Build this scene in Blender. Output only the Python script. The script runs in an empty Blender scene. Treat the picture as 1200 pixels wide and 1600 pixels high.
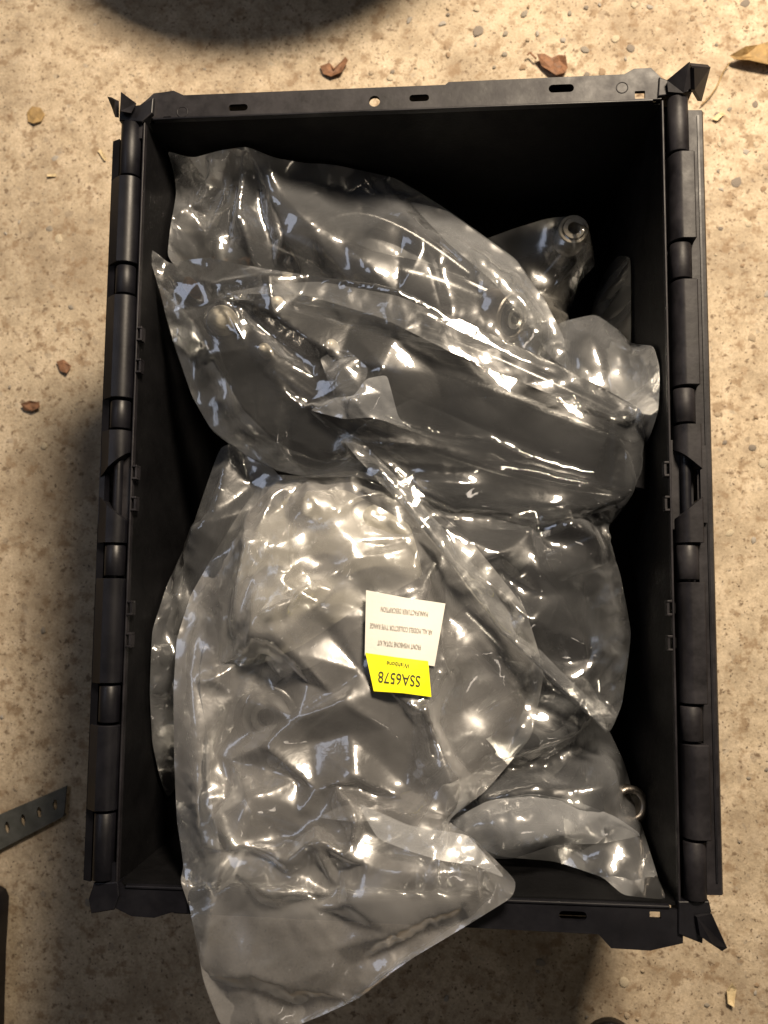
import bpy, bmesh, math, random, time
import numpy as np
from mathutils import Vector, Matrix
from mathutils.geometry import delaunay_2d_cdt
R = math.radians
scene = bpy.context.scene
COL = scene.collection
random.seed(4)
rng = np.random.default_rng(7)

# ------------------------------------------------------------------ camera
RIM = 0.29                                   # height of the crate rim
ax, ay, az = R(-5.68), R(-5.05), R(-0.04)
CAM = np.array([0.050, -0.082, RIM + 0.640]); F = 1443.0
cx, sx, cy, sy, cz, sz = (math.cos(ax), math.sin(ax), math.cos(ay), math.sin(ay), math.cos(az), math.sin(az))
RW = (np.array([[cz, -sz, 0], [sz, cz, 0], [0, 0, 1]]) @ np.array([[cy, 0, sy], [0, 1, 0], [-sy, 0, cy]])
      @ np.array([[1, 0, 0], [0, cx, -sx], [0, sx, cx]]))
cam_d = bpy.data.cameras.new('camera'); cam = bpy.data.objects.new('camera', cam_d); COL.objects.link(cam)
cam.matrix_world = Matrix.Translation(CAM) @ Matrix(RW.T.tolist()).to_4x4()
cam_d.sensor_fit = 'VERTICAL'; cam_d.sensor_height = 24.0; cam_d.lens = 24.0 * F / 1600.0
cam_d.dof.use_dof = True; cam_d.dof.focus_distance = 0.66; cam_d.dof.aperture_fstop = 5.6
cam_d.clip_start = 0.02; cam_d.clip_end = 50
scene.camera = cam

# ------------------------------------------------------------------ light
W = bpy.data.worlds.new('World'); scene.world = W; W.use_nodes = True
bg = W.node_tree.nodes['Background']; bg.inputs[0].default_value = (1.0, 0.86, 0.70, 1); bg.inputs[1].default_value = 0.042

def area(name, loc, target, sx_, sy_, power, col):
    d = bpy.data.lights.new(name, 'AREA'); d.shape = 'RECTANGLE'; d.size = sx_; d.size_y = sy_; d.energy = power; d.color = col
    o = bpy.data.objects.new(name, d); COL.objects.link(o); o.location = loc
    o.rotation_euler = (Vector(target) - Vector(loc)).to_track_quat('-Z', 'Y').to_euler(); return o
area('ceiling_lamp', (0.42, 0.84, 1.24), (0.0, 0.05, 0.2), 0.32, 0.22, 43, (1.0, 0.83, 0.63))
area('side_lamp', (-1.25, 0.55, 1.9), (0, 0, 0.2), 1.1, 0.45, 3.6, (0.72, 0.80, 1.0))
area('far_lamp', (1.1, -1.0, 2.3), (0, 0, 0.2), 0.55, 0.14, 1.4, (1.0, 0.86, 0.72))
scene.view_settings.view_transform = 'Standard'; scene.view_settings.look = 'None'; scene.view_settings.exposure = 0.15
scene.cycles.transparent_max_bounces = 40; scene.cycles.max_bounces = 12
scene.cycles.caustics_reflective = False; scene.cycles.caustics_refractive = False

# ------------------------------------------------------------------ helpers
def P(px, py, z):
    """the point at height z seen at photograph pixel px, py"""
    d = RW.T @ np.array([(px - 600) / F, (800 - py) / F, -1.0])
    t = (z - CAM[2]) / d[2]
    q = CAM + t * d
    return (float(q[0]), float(q[1]), float(z))
def PV(px, py, z): return Vector(P(px, py, z))

def link(name, me, mat=None, parent=None, smooth=False):
    o = bpy.data.objects.new(name, me); COL.objects.link(o)
    if mat and not me.materials: me.materials.append(mat)
    if parent: o.parent = parent
    if smooth: me.polygons.foreach_set('use_smooth', [True] * len(me.polygons))
    return o
def bobj(name, bm, mat, parent=None, smooth=False):
    me = bpy.data.meshes.new(name); bmesh.ops.recalc_face_normals(bm, faces=bm.faces[:]); bm.to_mesh(me); bm.free()
    return link(name, me, mat, parent, smooth)
def thing(name, label, cat, loc=(0, 0, 0), group=None):
    o = bpy.data.objects.new(name, None); COL.objects.link(o); o.empty_display_size = 0.02
    o['label'] = label; o['category'] = cat
    if group: o['group'] = group
    return o
def tag(o, label, cat, group=None):
    o['label'] = label; o['category'] = cat
    if group: o['group'] = group
def box(bm, x0, x1, y0, y1, z0, z1, bev=0.0):
    r = bmesh.ops.create_cube(bm, size=1.0)
    vs = r['verts']
    for v in vs:
        v.co = Vector(((x0 + x1) / 2 + v.co.x * (x1 - x0), (y0 + y1) / 2 + v.co.y * (y1 - y0), (z0 + z1) / 2 + v.co.z * (z1 - z0)))
    if bev:
        es = list({e for v in vs for e in v.link_edges})
        bmesh.ops.bevel(bm, geom=es, offset=bev, segments=2, affect='EDGES', profile=0.5)
def tube(bm, a, b, r, seg=20, r2=None, caps=True):
    a = Vector(a); b = Vector(b); d = b - a
    m = Matrix.Translation((a + b) / 2) @ d.to_track_quat('Z', 'Y').to_matrix().to_4x4()
    bmesh.ops.create_cone(bm, cap_ends=caps, segments=seg, radius1=r, radius2=r if r2 is None else r2, depth=d.length, matrix=m)
def lathe(bm, prof, origin, axis=(0, 0, 1), seg=28):
    q = Vector(axis).to_track_quat('Z', 'Y').to_matrix().to_4x4(); M = Matrix.Translation(Vector(origin)) @ q
    rings = []
    for r, h in prof:
        rings.append([bm.verts.new(M @ Vector((r * math.cos(2 * math.pi * k / seg), r * math.sin(2 * math.pi * k / seg), h))) for k in range(seg)])
    for a, b in zip(rings, rings[1:]):
        for k in range(seg):
            bm.faces.new((a[k], a[(k + 1) % seg], b[(k + 1) % seg], b[k]))
def prism(bm, pts, z0, z1, bev=0.0, seg=2):
    """pts: list of (x, y); extruded solid"""
    vb = [bm.verts.new((p[0], p[1], z0)) for p in pts]; f = bm.faces.new(vb)
    r = bmesh.ops.extrude_face_region(bm, geom=[f])
    top = [v for v in r['geom'] if isinstance(v, bmesh.types.BMVert)]
    for v in top: v.co.z = z1
    if bev:
        es = [e for e in bm.edges if all(v in top for v in e.verts) and e.is_boundary is False and abs(e.verts[0].co.z - z1) < 1e-6]
        bmesh.ops.bevel(bm, geom=es, offset=bev, segments=seg, affect='EDGES', profile=0.5)

# ------------------------------------------------------------------ materials
class NT:
    def __init__(s, name):
        s.m = bpy.data.materials.new(name); s.m.use_nodes = True; s.t = s.m.node_tree
        s.t.nodes.clear(); s.out = s.t.nodes.new('ShaderNodeOutputMaterial')
    def n(s, ty, **k):
        nd = s.t.nodes.new('ShaderNode' + ty)
        for a, b in k.items():
            if a.startswith('i_'):
                key = a[2:]; key = int(key) if key.isdigit() else key.replace('_', ' ')
                sock = nd.inputs[key]
                if isinstance(b, bpy.types.NodeSocket): s.t.links.new(b, sock)
                else: sock.default_value = b
            else: setattr(nd, a, b)
        return nd
    def l(s, a, b): s.t.links.new(a, b)
    def ramp(s, fac, stops):
        r = s.n('ValToRGB'); s.l(fac, r.inputs[0]); e = r.color_ramp.elements
        while len(e) < len(stops): e.new(0.5)
        for el, (p, c) in zip(e, stops):
            el.position = p; el.color = c if len(c) == 4 else (*c, 1)
        return r.outputs[0]
    def mix(s, f, a, b, mode='MIX'):
        m = s.n('MixRGB', blend_type=mode)
        for i, v in enumerate((f, a, b)):
            if isinstance(v, bpy.types.NodeSocket): s.l(v, m.inputs[i])
            else: m.inputs[i].default_value = v if i == 0 or len(v) == 4 else (*v, 1)
        return m.outputs[0]
    def math(s, op, a, b=0.0):
        m = s.n('Math', operation=op)
        for i, v in enumerate((a, b)):
            if isinstance(v, bpy.types.NodeSocket): s.l(v, m.inputs[i])
            else: m.inputs[i].default_value = v
        return m.outputs[0]

def simple(name, col, rough=0.5, metal=0.0, var=0.3, scale=60, bump=0.15, spec=0.5, bscale=400, dust=0.0):
    t = NT(name); co = t.n('TexCoord').outputs['Object']
    nz = t.n('TexNoise', i_Vector=co, i_Scale=scale, i_Detail=6, i_Roughness=0.6).outputs[0]
    c2 = tuple(max(0, x * (1 - var)) for x in col); c3 = tuple(min(1, x * (1 + var)) for x in col)
    c = t.ramp(nz, [(0.3, c2), (0.7, c3)])
    if dust:
        dn = t.n('TexNoise', i_Vector=co, i_Scale=25, i_Detail=8, i_Roughness=0.75).outputs[0]
        c = t.mix(t.math('MULTIPLY', t.ramp(dn, [(0.45, (0, 0, 0)), (0.75, (1, 1, 1))]), dust), c, (0.26, 0.25, 0.27))
    rr = t.ramp(nz, [(0.25, (rough * 0.8,) * 3), (0.75, (min(1, rough * 1.25),) * 3)])
    bn = t.n('TexNoise', i_Vector=co, i_Scale=bscale, i_Detail=3).outputs[0]
    b = t.n('Bump', i_Strength=bump, i_Distance=0.001, i_Height=bn)
    p = t.n('BsdfPrincipled', i_Base_Color=c, i_Roughness=rr, i_Metallic=metal, i_Normal=b.outputs[0])
    p.inputs['Specular IOR Level'].default_value = spec
    t.l(p.outputs[0], t.out.inputs[0]); return t.m

M_crate = simple('black_plastic', (0.004, 0.004, 0.006), 0.42, var=0.35, scale=35, bump=0.05, dust=0.025, spec=0.28)  # darkened so the shade on the left hinge side is in the colour
M_wall = simple('black_plastic_shaded', (0.0025, 0.0025, 0.003), 0.6, var=0.3, scale=35, bump=0.2, spec=0.12, dust=0.006)  # darkest copy of the plastic; shade inside the crate is in its colour
M_rim = simple('lit_scuffed_plastic', (0.008, 0.0072, 0.009), 0.50, var=0.5, scale=60, bump=0.12, dust=0.07, bscale=220, spec=0.25)  # scuffed, and paler so light on the top and right is in the colour
M_arm = simple('black_painted_steel', (0.012, 0.012, 0.013), 0.22, var=0.4, scale=50, bump=0.12)
M_rubber = simple('black_rubber', (0.012, 0.012, 0.012), 0.6, bump=0.3)
M_steel = simple('bright_steel', (0.62, 0.60, 0.56), 0.28, metal=1.0, var=0.2, bump=0.15)
M_rust = simple('rusty_steel', (0.16, 0.09, 0.045), 0.55, metal=0.3, var=0.6, scale=120, bump=0.5)
M_pale = simple('pale_zinc', (0.50, 0.46, 0.38), 0.45, metal=0.2, var=0.3, scale=150, bump=0.4)
M_zinc = simple('dull_zinc', (0.46, 0.41, 0.32), 0.6, var=0.3, scale=150, bump=0.4)
M_dull = simple('dull_steel', (0.22, 0.20, 0.18), 0.4, metal=1.0, var=0.3, scale=90, bump=0.3)
M_grey = simple('grey_painted_strip', (0.06, 0.062, 0.055), 0.5, var=0.25, scale=70, bump=0.2, dust=0.2)
M_leaf = simple('dry_brown_leaf', (0.19, 0.095, 0.05), 0.7, var=0.45, scale=150, bump=0.6)
M_leaf2 = simple('dry_tan_leaf', (0.30, 0.20, 0.085), 0.7, var=0.4, scale=120, bump=0.6)
M_chip = simple('pale_wood_chip', (0.62, 0.50, 0.30), 0.8, var=0.25, scale=200, bump=0.6)
M_white = simple('white_paper', (0.62, 0.61, 0.56), 0.7, var=0.04, bump=0.1)
M_yellow = simple('yellow_sticker', (0.86, 0.83, 0.0), 0.6, var=0.03, bump=0.1)
M_ink = simple('black_ink', (0.03, 0.03, 0.02), 0.7, bump=0)
M_faint = simple('faint_grey_ink', (0.22, 0.20, 0.18), 0.7, bump=0)

def film_mat(name, haze=0.10, tint=(0.90, 0.93, 0.98), rough=0.05, bstr=0.22, bdist=0.0009, broad=0.28):
    t = NT(name); co = t.n('TexCoord').outputs['Object']
    n1 = t.n('TexNoise', i_Vector=co, i_Scale=55, i_Detail=5, i_Roughness=0.55, i_Distortion=1.2).outputs[0]
    rid = t.math('ABSOLUTE', t.math('SUBTRACT', n1, 0.5))
    n2 = t.n('TexNoise', i_Vector=co, i_Scale=230, i_Detail=3, i_Distortion=0.6).outputs[0]
    hgt = t.math('ADD', t.math('MULTIPLY', rid, 2.0), t.math('MULTIPLY', n2, 0.10))
    msk = t.ramp(t.n('TexNoise', i_Vector=co, i_Scale=14, i_Detail=2).outputs[0], [(0.42, (0.12,) * 3), (0.62, (1, 1, 1))])
    bp = t.n('Bump', i_Strength=bstr, i_Distance=bdist, i_Height=t.math('MULTIPLY', hgt, msk))
    tr = t.n('BsdfTransparent', i_Color=(0.96, 0.965, 0.96, 1))
    df = t.n('BsdfDiffuse', i_Color=(*tint, 1), i_Normal=bp.outputs[0])
    tl = t.n('BsdfTranslucent', i_Color=(*tint, 1), i_Normal=bp.outputs[0])
    hz = t.n('MixShader'); hz.inputs[0].default_value = 0.35; t.l(df.outputs[0], hz.inputs[1]); t.l(tl.outputs[0], hz.inputs[2])
    lw = t.n('LayerWeight', i_Blend=0.5)
    fc = t.math('ADD', t.math('MULTIPLY', t.math('POWER', lw.outputs['Facing'], 2.5), 0.55), haze)
    var = t.n('TexNoise', i_Vector=co, i_Scale=9, i_Detail=6, i_Roughness=0.6).outputs[0]
    fc = t.math('MULTIPLY', fc, t.ramp(var, [(0.3, (0.4,) * 3), (0.7, (1.05,) * 3)]))
    m1 = t.n('MixShader'); t.l(fc, m1.inputs[0]); t.l(tr.outputs[0], m1.inputs[1]); t.l(hz.outputs[0], m1.inputs[2])
    gl1 = t.n('BsdfGlossy', i_Color=(1, 1, 1, 1), i_Roughness=rough, i_Normal=bp.outputs[0])
    gl2 = t.n('BsdfGlossy', i_Color=(1, 1, 1, 1), i_Roughness=0.32, i_Normal=bp.outputs[0])
    gl = t.n('MixShader'); gl.inputs[0].default_value = broad; t.l(gl1.outputs[0], gl.inputs[1]); t.l(gl2.outputs[0], gl.inputs[2])
    fr = t.n('Fresnel', i_IOR=1.5, i_Normal=bp.outputs[0])
    gf = t.math('MINIMUM', t.math('MULTIPLY', fr.outputs[0], 2.8), 0.9)
    m2 = t.n('MixShader'); t.l(gf, m2.inputs[0]); t.l(m1.outputs[0], m2.inputs[1]); t.l(gl.outputs[0], m2.inputs[2])
    t.l(m2.outputs[0], t.out.inputs[0]); return t.m
M_film = film_mat('clear_polythene', 0.085)
M_film_tight = film_mat('tight_polythene', 0.045, broad=0.15)
M_glow_film = film_mat('glow_cream_polythene', 0.34, tint=(1.0, 0.95, 0.80), rough=0.12)  # cream tint and heavy haze paint the warm glow above the label
M_film_big = film_mat('hazy_polythene', 0.21, tint=(0.96, 0.95, 0.95), broad=0.45)
M_seam = film_mat('milky_polythene', 0.30, rough=0.10)
M_film_dull = film_mat('dull_polythene', 0.03, (0.90, 0.87, 0.80), 0.12)

def concrete():
    t = NT('aggregate_concrete'); co = t.n('TexCoord').outputs['Object']
    dist = t.n('TexNoise', i_Vector=co, i_Scale=90, i_Detail=3).outputs[1]
    wc = t.n('VectorMath', operation='MULTIPLY_ADD'); t.l(dist, wc.inputs[0]); wc.inputs[1].default_value = (0.012, 0.012, 0.012); t.l(co, wc.inputs[2])
    wco = wc.outputs[0]
    big = t.n('TexNoise', i_Vector=co, i_Scale=3.0, i_Detail=5, i_Roughness=0.6).outputs[0]
    mid = t.n('TexNoise', i_Vector=co, i_Scale=38, i_Detail=8, i_Roughness=0.68).outputs[0]
    fine = t.n('TexNoise', i_Vector=co, i_Scale=420, i_Detail=5, i_Roughness=0.7).outputs[0]
    base = t.ramp(mid, [(0.28, (0.29, 0.225, 0.155)), (0.5, (0.45, 0.365, 0.26)), (0.72, (0.57, 0.475, 0.36))])
    base = t.mix(t.ramp(big, [(0.35, (0.0,) * 3), (0.7, (0.55,) * 3)]), base, (0.33, 0.285, 0.21))
    base = t.mix(0.75, base, t.ramp(fine, [(0.25, (0.35,) * 3), (0.55, (0.62,) * 3), (0.8, (0.85,) * 3)]), 'OVERLAY')
    for sc_, th, amt in ((75, 0.23, 0.40), (150, 0.24, 0.45), (330, 0.22, 0.5)):
        v = t.n('TexVoronoi', i_Vector=wco, i_Scale=sc_); v.feature = 'F1'
        sep = t.n('SeparateColor', i_0=v.outputs['Color'])
        rad = t.math('MULTIPLY', sep.outputs[0], th * 1.5)
        mk = t.math('LESS_THAN', v.outputs['Distance'], rad)
        keep = t.math('GREATER_THAN', sep.outputs[1], 0.45)
        mk = t.math('MULTIPLY', t.math('MULTIPLY', mk, keep), amt)
        stone = t.ramp(sep.outputs[2], [(0.0, (0.10, 0.08, 0.06)), (0.25, (0.20, 0.17, 0.14)), (0.45, (0.30, 0.20, 0.12)), (0.65, (0.27, 0.25, 0.22)), (0.85, (0.55, 0.48, 0.36)), (1.0, (0.16, 0.10, 0.06))])
        base = t.mix(mk, base, stone)
    pits = t.n('TexVoronoi', i_Vector=wco, i_Scale=230); sp = t.n('SeparateColor', i_0=pits.outputs['Color'])
    pk = t.math('MULTIPLY', t.math('LESS_THAN', pits.outputs['Distance'], 0.20), t.math('GREATER_THAN', sp.outputs[0], 0.6))
    base = t.mix(t.math('MULTIPLY', pk, 0.8), base, (0.05, 0.035, 0.025))
    st = t.ramp(t.n('TexNoise', i_Vector=co, i_Scale=6, i_Detail=9, i_Roughness=0.72).outputs[0], [(0.47, (0,) * 3), (0.68, (0.62,) * 3)])
    base = t.mix(st, base, (0.17, 0.12, 0.075))
    bl = t.ramp(t.n('TexNoise', i_Vector=co, i_Scale=55, i_Detail=6, i_Roughness=0.7).outputs[0], [(0.53, (0,) * 3), (0.62, (0.75,) * 3)])
    base = t.mix(bl, base, (0.23, 0.155, 0.09))
    b2 = t.ramp(t.n('TexNoise', i_Vector=co, i_Scale=150, i_Detail=4, i_Roughness=0.6).outputs[0], [(0.60, (0,) * 3), (0.67, (0.8,) * 3)])
    base = t.mix(b2, base, (0.13, 0.085, 0.05))
    h = t.math('ADD', t.math('MULTIPLY', fine, 0.4), t.math('SUBTRACT', t.math('MULTIPLY', mid, 1.2), t.math('MULTIPLY', pk, 0.6)))
    bp = t.n('Bump', i_Strength=0.55, i_Distance=0.0025, i_Height=h)
    p = t.n('BsdfPrincipled', i_Base_Color=base, i_Roughness=0.85, i_Normal=bp.outputs[0])
    t.l(p.outputs[0], t.out.inputs[0]); return t.m
M_floor = concrete()

# ------------------------------------------------------------------ floor
bm = bmesh.new()
bmesh.ops.create_grid(bm, x_segments=120, y_segments=120, size=1.6)
for v in bm.verts:
    v.co.z = 0.0012 * math.sin(v.co.x * 7.1 + 1) * math.cos(v.co.y * 5.3) - 0.0013
floor = bobj('floor', bm, M_floor, smooth=True); floor['kind'] = 'structure'

stone_cols = [(0.25, 0.22, 0.18), (0.34, 0.27, 0.19), (0.20, 0.17, 0.14), (0.47, 0.40, 0.29), (0.27, 0.19, 0.12), (0.34, 0.31, 0.27)]
M_stones = [simple('pebble_stone', c, 0.75, var=0.35, scale=200, bump=0.4) for c in stone_cols]
stone_meshes = []
for k in range(18):
    bm = bmesh.new(); n = 9; ph = [random.uniform(0.72, 1.2) for _ in range(n)]; e = random.uniform(0.6, 1.0)
    c = bm.verts.new((0, 0, 1.0))
    r1 = [bm.verts.new((0.6 * ph[i] * math.cos(i * 2 * math.pi / n), 0.6 * e * ph[i] * math.sin(i * 2 * math.pi / n), 0.85)) for i in range(n)]
    r2 = [bm.verts.new((ph[i] * math.cos(i * 2 * math.pi / n), e * ph[i] * math.sin(i * 2 * math.pi / n), -0.3)) for i in range(n)]
    for i in range(n):
        j = (i + 1) % n; bm.faces.new((c, r1[i], r1[j])); bm.faces.new((r1[i], r2[i], r2[j], r1[j]))
    me = bpy.data.meshes.new('pebble'); bmesh.ops.recalc_face_normals(bm, faces=bm.faces[:]); bm.to_mesh(me); bm.free()
    me.materials.append(M_stones[k % 6]); me.polygons.foreach_set('use_smooth', [True] * len(me.polygons)); stone_meshes.append(me)
named = [(748, 47, 15), (915, 77, 11), (692, 36, 9), (790, 52, 7), (700, 85, 8), (840, 52, 7), (1090, 540, 0), (962, 60, 9), (985, 75, 9), (655, 130, 10),
         (1182, 225, 7), (1150, 285, 14), (1193, 295, 8), (1180, 163, 9), (1140, 318, 7), (1160, 480, 0), (1100, 20, 10), (1165, 5, 12), (1015, 10, 8), (890, 20, 6),
         (1125, 225, 7), (1170, 350, 7), (820, 20, 10), (745, 12, 8), (880, 62, 7), (1040, 75, 6), (1122, 181, 9), (1140, 170, 6), (610, 120, 8), (640, 30, 9)]
for (px, py, r) in named:
    if r == 0: continue
    o = bpy.data.objects.new('pebble', random.choice(stone_meshes)); COL.objects.link(o); o.parent = floor
    o.location = P(px, py, -0.0005); s = r * 0.00047; o.scale = (s, s, 0.0010); o.rotation_euler.z = random.uniform(0, 6.28)
for k in range(90):
    while True:
        px, py = random.uniform(-10, 1210), random.uniform(-10, 1610)
        if not (140 < px < 1110 and 120 < py < 1470) and (px > 560 or random.random() < 0.35) and (py < 900 or random.random() < 0.4): break
    o = bpy.data.objects.new('pebble', random.choice(stone_meshes)); COL.objects.link(o); o.parent = floor
    o.location = P(px, py, -0.0006); s = random.choice([3, 4, 4, 5, 6, 8]) * 0.00060; o.scale = (s, s, 0.001); o.rotation_euler.z = random.uniform(0, 6.28)

# loose grit
gv = []; gf = []
for k in range(2600):
    px, py = random.uniform(-60, 1260), random.uniform(-60, 1660)
    x, y, _z = P(px, py, 0); r_ = random.uniform(0.0003, 0.0009); b0 = len(gv)
    for q in range(4):
        a_ = random.uniform(0, 6.28); gv.append((x + (r_ * math.cos(a_ + q * 2.1) if q < 3 else 0), y + (r_ * math.sin(a_ + q * 2.1) if q < 3 else 0), -0.0008 if q < 3 else r_ * 0.9))
    gf += [(b0, b0 + 1, b0 + 3), (b0 + 1, b0 + 2, b0 + 3), (b0 + 2, b0, b0 + 3)]
me = bpy.data.meshes.new('grit'); me.from_pydata(gv, [], gf); grit = link('grit', me, simple('grit_grains', (0.26, 0.20, 0.14), 0.8, var=0.8, scale=300)); grit['kind'] = 'stuff'; grit['label'] = 'fine loose grit scattered over the concrete'

# ------------------------------------------------------------------ crate
crate = thing('storage_crate', 'open black plastic attached-lid crate full of bagged parts, standing on the concrete', 'crate')
HX, HY = 0.200, 0.285                # hinge rod lines and rod ends
IX, IY = 0.1885, 0.2755              # inside edge of the rim
OYT = 0.292                          # outer edge of end rims
BX, BY = 0.165, 0.250                # inside of the base
TH = 0.002
def wall(name, top_a, top_b, bot_b, bot_a, nrm):
    bm = bmesh.new(); n = Vector(nrm) * TH
    c = [Vector(top_a), Vector(top_b), Vector(bot_b), Vector(bot_a)]
    v1 = [bm.verts.new(p) for p in c]; v2 = [bm.verts.new(p + n) for p in c]
    bm.faces.new(v1); bm.faces.new(v2[::-1])
    for i in range(4): bm.faces.new((v1[i], v2[i], v2[(i + 1) % 4], v1[(i + 1) % 4]))
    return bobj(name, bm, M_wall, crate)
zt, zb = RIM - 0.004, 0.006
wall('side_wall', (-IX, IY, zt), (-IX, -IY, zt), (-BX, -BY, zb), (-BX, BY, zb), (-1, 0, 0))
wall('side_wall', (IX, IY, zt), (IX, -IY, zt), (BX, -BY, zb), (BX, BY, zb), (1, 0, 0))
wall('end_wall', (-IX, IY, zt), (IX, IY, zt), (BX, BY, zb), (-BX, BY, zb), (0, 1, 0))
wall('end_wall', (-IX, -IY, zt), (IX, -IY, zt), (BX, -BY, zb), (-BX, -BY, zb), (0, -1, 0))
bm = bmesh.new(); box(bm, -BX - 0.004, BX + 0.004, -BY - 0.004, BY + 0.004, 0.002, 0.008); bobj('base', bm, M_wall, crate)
# vertical ribs moulded on the outside of the end walls
for sgn in (1, -1):
    for xx in (-0.15, -0.05, 0.05, 0.15):
        bm = bmesh.new(); v = []
        for (yy, z) in ((IY + 0.003, zt), (IY + 0.010, zt), (BY + 0.010, zb), (BY + 0.003, zb)):
            v.append([bm.verts.new((xx + dx, sgn * yy, z)) for dx in (-0.002, 0.002)])
        bm.faces.new([a[0] for a in v]); bm.faces.new([a[1] for a in v][::-1])
        for i in range(4): j = (i + 1) % 4; bm.faces.new((v[i][0], v[i][1], v[j][1], v[j][0]))
        bobj('outer_rib', bm, M_wall, crate)

def rim_strip(name, outline, holes, z0, z1, mat):
    """flat plastic strip with real holes: outline and holes are closed xy loops, holes are small rings"""
    pts = []; edges = []
    def add(loop):
        s = len(pts); pts.extend(Vector(p) for p in loop); edges.extend((s + i, s + (i + 1) % len(loop)) for i in range(len(loop)))
    add(outline)
    for h in holes: add(h)
    vs, es, fs, _, _, _ = delaunay_2d_cdt(pts, edges, [], 1, 1e-6)
    def inside(c, loop):
        r = False; j = len(loop) - 1
        for i in range(len(loop)):
            if (loop[i][1] > c[1]) != (loop[j][1] > c[1]) and c[0] < (loop[j][0] - loop[i][0]) * (c[1] - loop[i][1]) / (loop[j][1] - loop[i][1]) + loop[i][0]: r = not r
            j = i
        return r
    bm = bmesh.new(); bv = [bm.verts.new((v.x, v.y, z1)) for v in vs]; keep = []
    for f in fs:
        c = sum((vs[i] for i in f), Vector((0, 0))) / len(f)
        if inside(c, outline) and not any(inside(c, h) for h in holes): keep.append(bm.faces.new([bv[i] for i in f]))
    bmesh.ops.delete(bm, geom=[v for v in bm.verts if not v.link_faces], context='VERTS')
    r = bmesh.ops.extrude_face_region(bm, geom=bm.faces[:])
    for v in r['geom']:
        if isinstance(v, bmesh.types.BMVert): v.co.z = z0
    return bobj(name, bm, mat, crate)
def rrect(cx_, cy_, w, h, r, n=4):
    out = []
    for (qx, qy, a0) in ((1, 1, 0), (-1, 1, 90), (-1, -1, 180), (1, -1, 270)):
        for k in range(n + 1):
            a = R(a0 + 90 * k / n); out.append((cx_ + qx * (w / 2 - r) + r * math.cos(a), cy_ + qy * (h / 2 - r) + r * math.sin(a)))
    return out
def circ(cx_, cy_, r, n=16): return [(cx_ + r * math.cos(2 * math.pi * k / n), cy_ + r * math.sin(2 * math.pi * k / n)) for k in range(n)]
def px2(px, py): return P(px, py, RIM)[:2]
top_out = [(-0.176, 0.2975), (-0.168, 0.2985), (-0.160, 0.2945), (0.035, 0.2945), (0.0375, 0.2965), (0.155, 0.2970), (0.163, 0.2970), (0.170, 0.301), (0.182, 0.301), (0.190, 0.292),
           (0.192, 0.283), (0.1885, 0.2775), (0.182, 0.2775), (-0.184, 0.2775), (-0.1905, 0.276), (-0.191, 0.262), (-0.194, 0.262), (-0.196, 0.286), (-0.189, 0.2915), (-0.183, 0.297)]
slots = [(372, 168, 0.0145, 0.0052), (655, 153, 0.0145, 0.0052), (877, 138, 0.0180, 0.0060)]
holes = [rrect(*px2(a, b), w, h, h * 0.48) for a, b, w, h in slots] + [circ(*px2(585, 158), 0.0042), rrect(*px2(261, 187), 0.0062, 0.0050, 0.0006), rrect(*px2(1000, 148), 0.0072, 0.0058, 0.0006)]
rim_strip('end_rim', top_out, holes, RIM - 0.0035, RIM, M_rim)
# dark pocket floors under the long slots (the outer skirt below the rim)
hx = px2(585, 158)[0]
for xa, xb in ((-0.160, hx - 0.008), (hx + 0.008, 0.160)):
    bm = bmesh.new(); box(bm, xa, xb, 0.2925, 0.2945, RIM - 0.022, RIM - 0.0045); bobj('rim_skirt', bm, M_crate, crate)
for a, b, w, h in slots:
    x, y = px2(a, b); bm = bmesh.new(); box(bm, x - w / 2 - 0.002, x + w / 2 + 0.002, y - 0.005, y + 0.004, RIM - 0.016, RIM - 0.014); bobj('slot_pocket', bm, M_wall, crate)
for (a, b, r) in ((285, 175, 0.0045), (972, 137, 0.0045)):
    bm = bmesh.new(); x, y = px2(a, b); lathe(bm, [(r, -0.0002), (r * 0.95, 0.0004), (r * 0.85, 0.0004), (r * 0.8, 0.0001)], (x, y, RIM)); bobj('mould_mark', bm, M_rim, crate, True)
bot_out = [(-0.1905, -0.262), (-0.190, -0.2735), (-0.184, -0.2790), (0.170, -0.2790), (0.188, -0.279), (0.1915, -0.283), (0.191, -0.300), (0.170, -0.3055), (0.145, -0.305), (0.137, -0.2965),
           (-0.150, -0.2935), (-0.162, -0.2975), (-0.178, -0.297), (-0.190, -0.292), (-0.196, -0.286), (-0.194, -0.262)]
bs = [(895, 1431, 0.018, 0.0058), (420, 1405, 0.018, 0.0058)]
rim_strip('end_rim', bot_out, [rrect(*px2(a, b), w, h, h * 0.48) for a, b, w, h in bs] + [rrect(*px2(1024, 1430), 0.0072, 0.0045, 0.0006)], RIM - 0.0035, RIM, M_crate)
bm = bmesh.new(); box(bm, -0.150, 0.137, -0.2955, -0.2925, RIM - 0.022, RIM - 0.0045); bobj('rim_skirt', bm, M_crate, crate)
for a, b, w, h in bs:
    x, y = px2(a, b); bm = bmesh.new(); box(bm, x - w / 2 - 0.002, x + w / 2 + 0.002, y - 0.004, y + 0.005, RIM - 0.016, RIM - 0.014); bobj('slot_pocket', bm, M_wall, crate)
# thin upstanding inside lips along the end rims
for y0, y1 in ((0.2756, 0.2773), (-0.2785, -0.2765)):
    bm = bmesh.new(); box(bm, -0.183, 0.183, y0, y1, RIM - 0.012, RIM + 0.001, 0.0006); bobj('inner_lip', bm, M_crate, crate)

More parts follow.
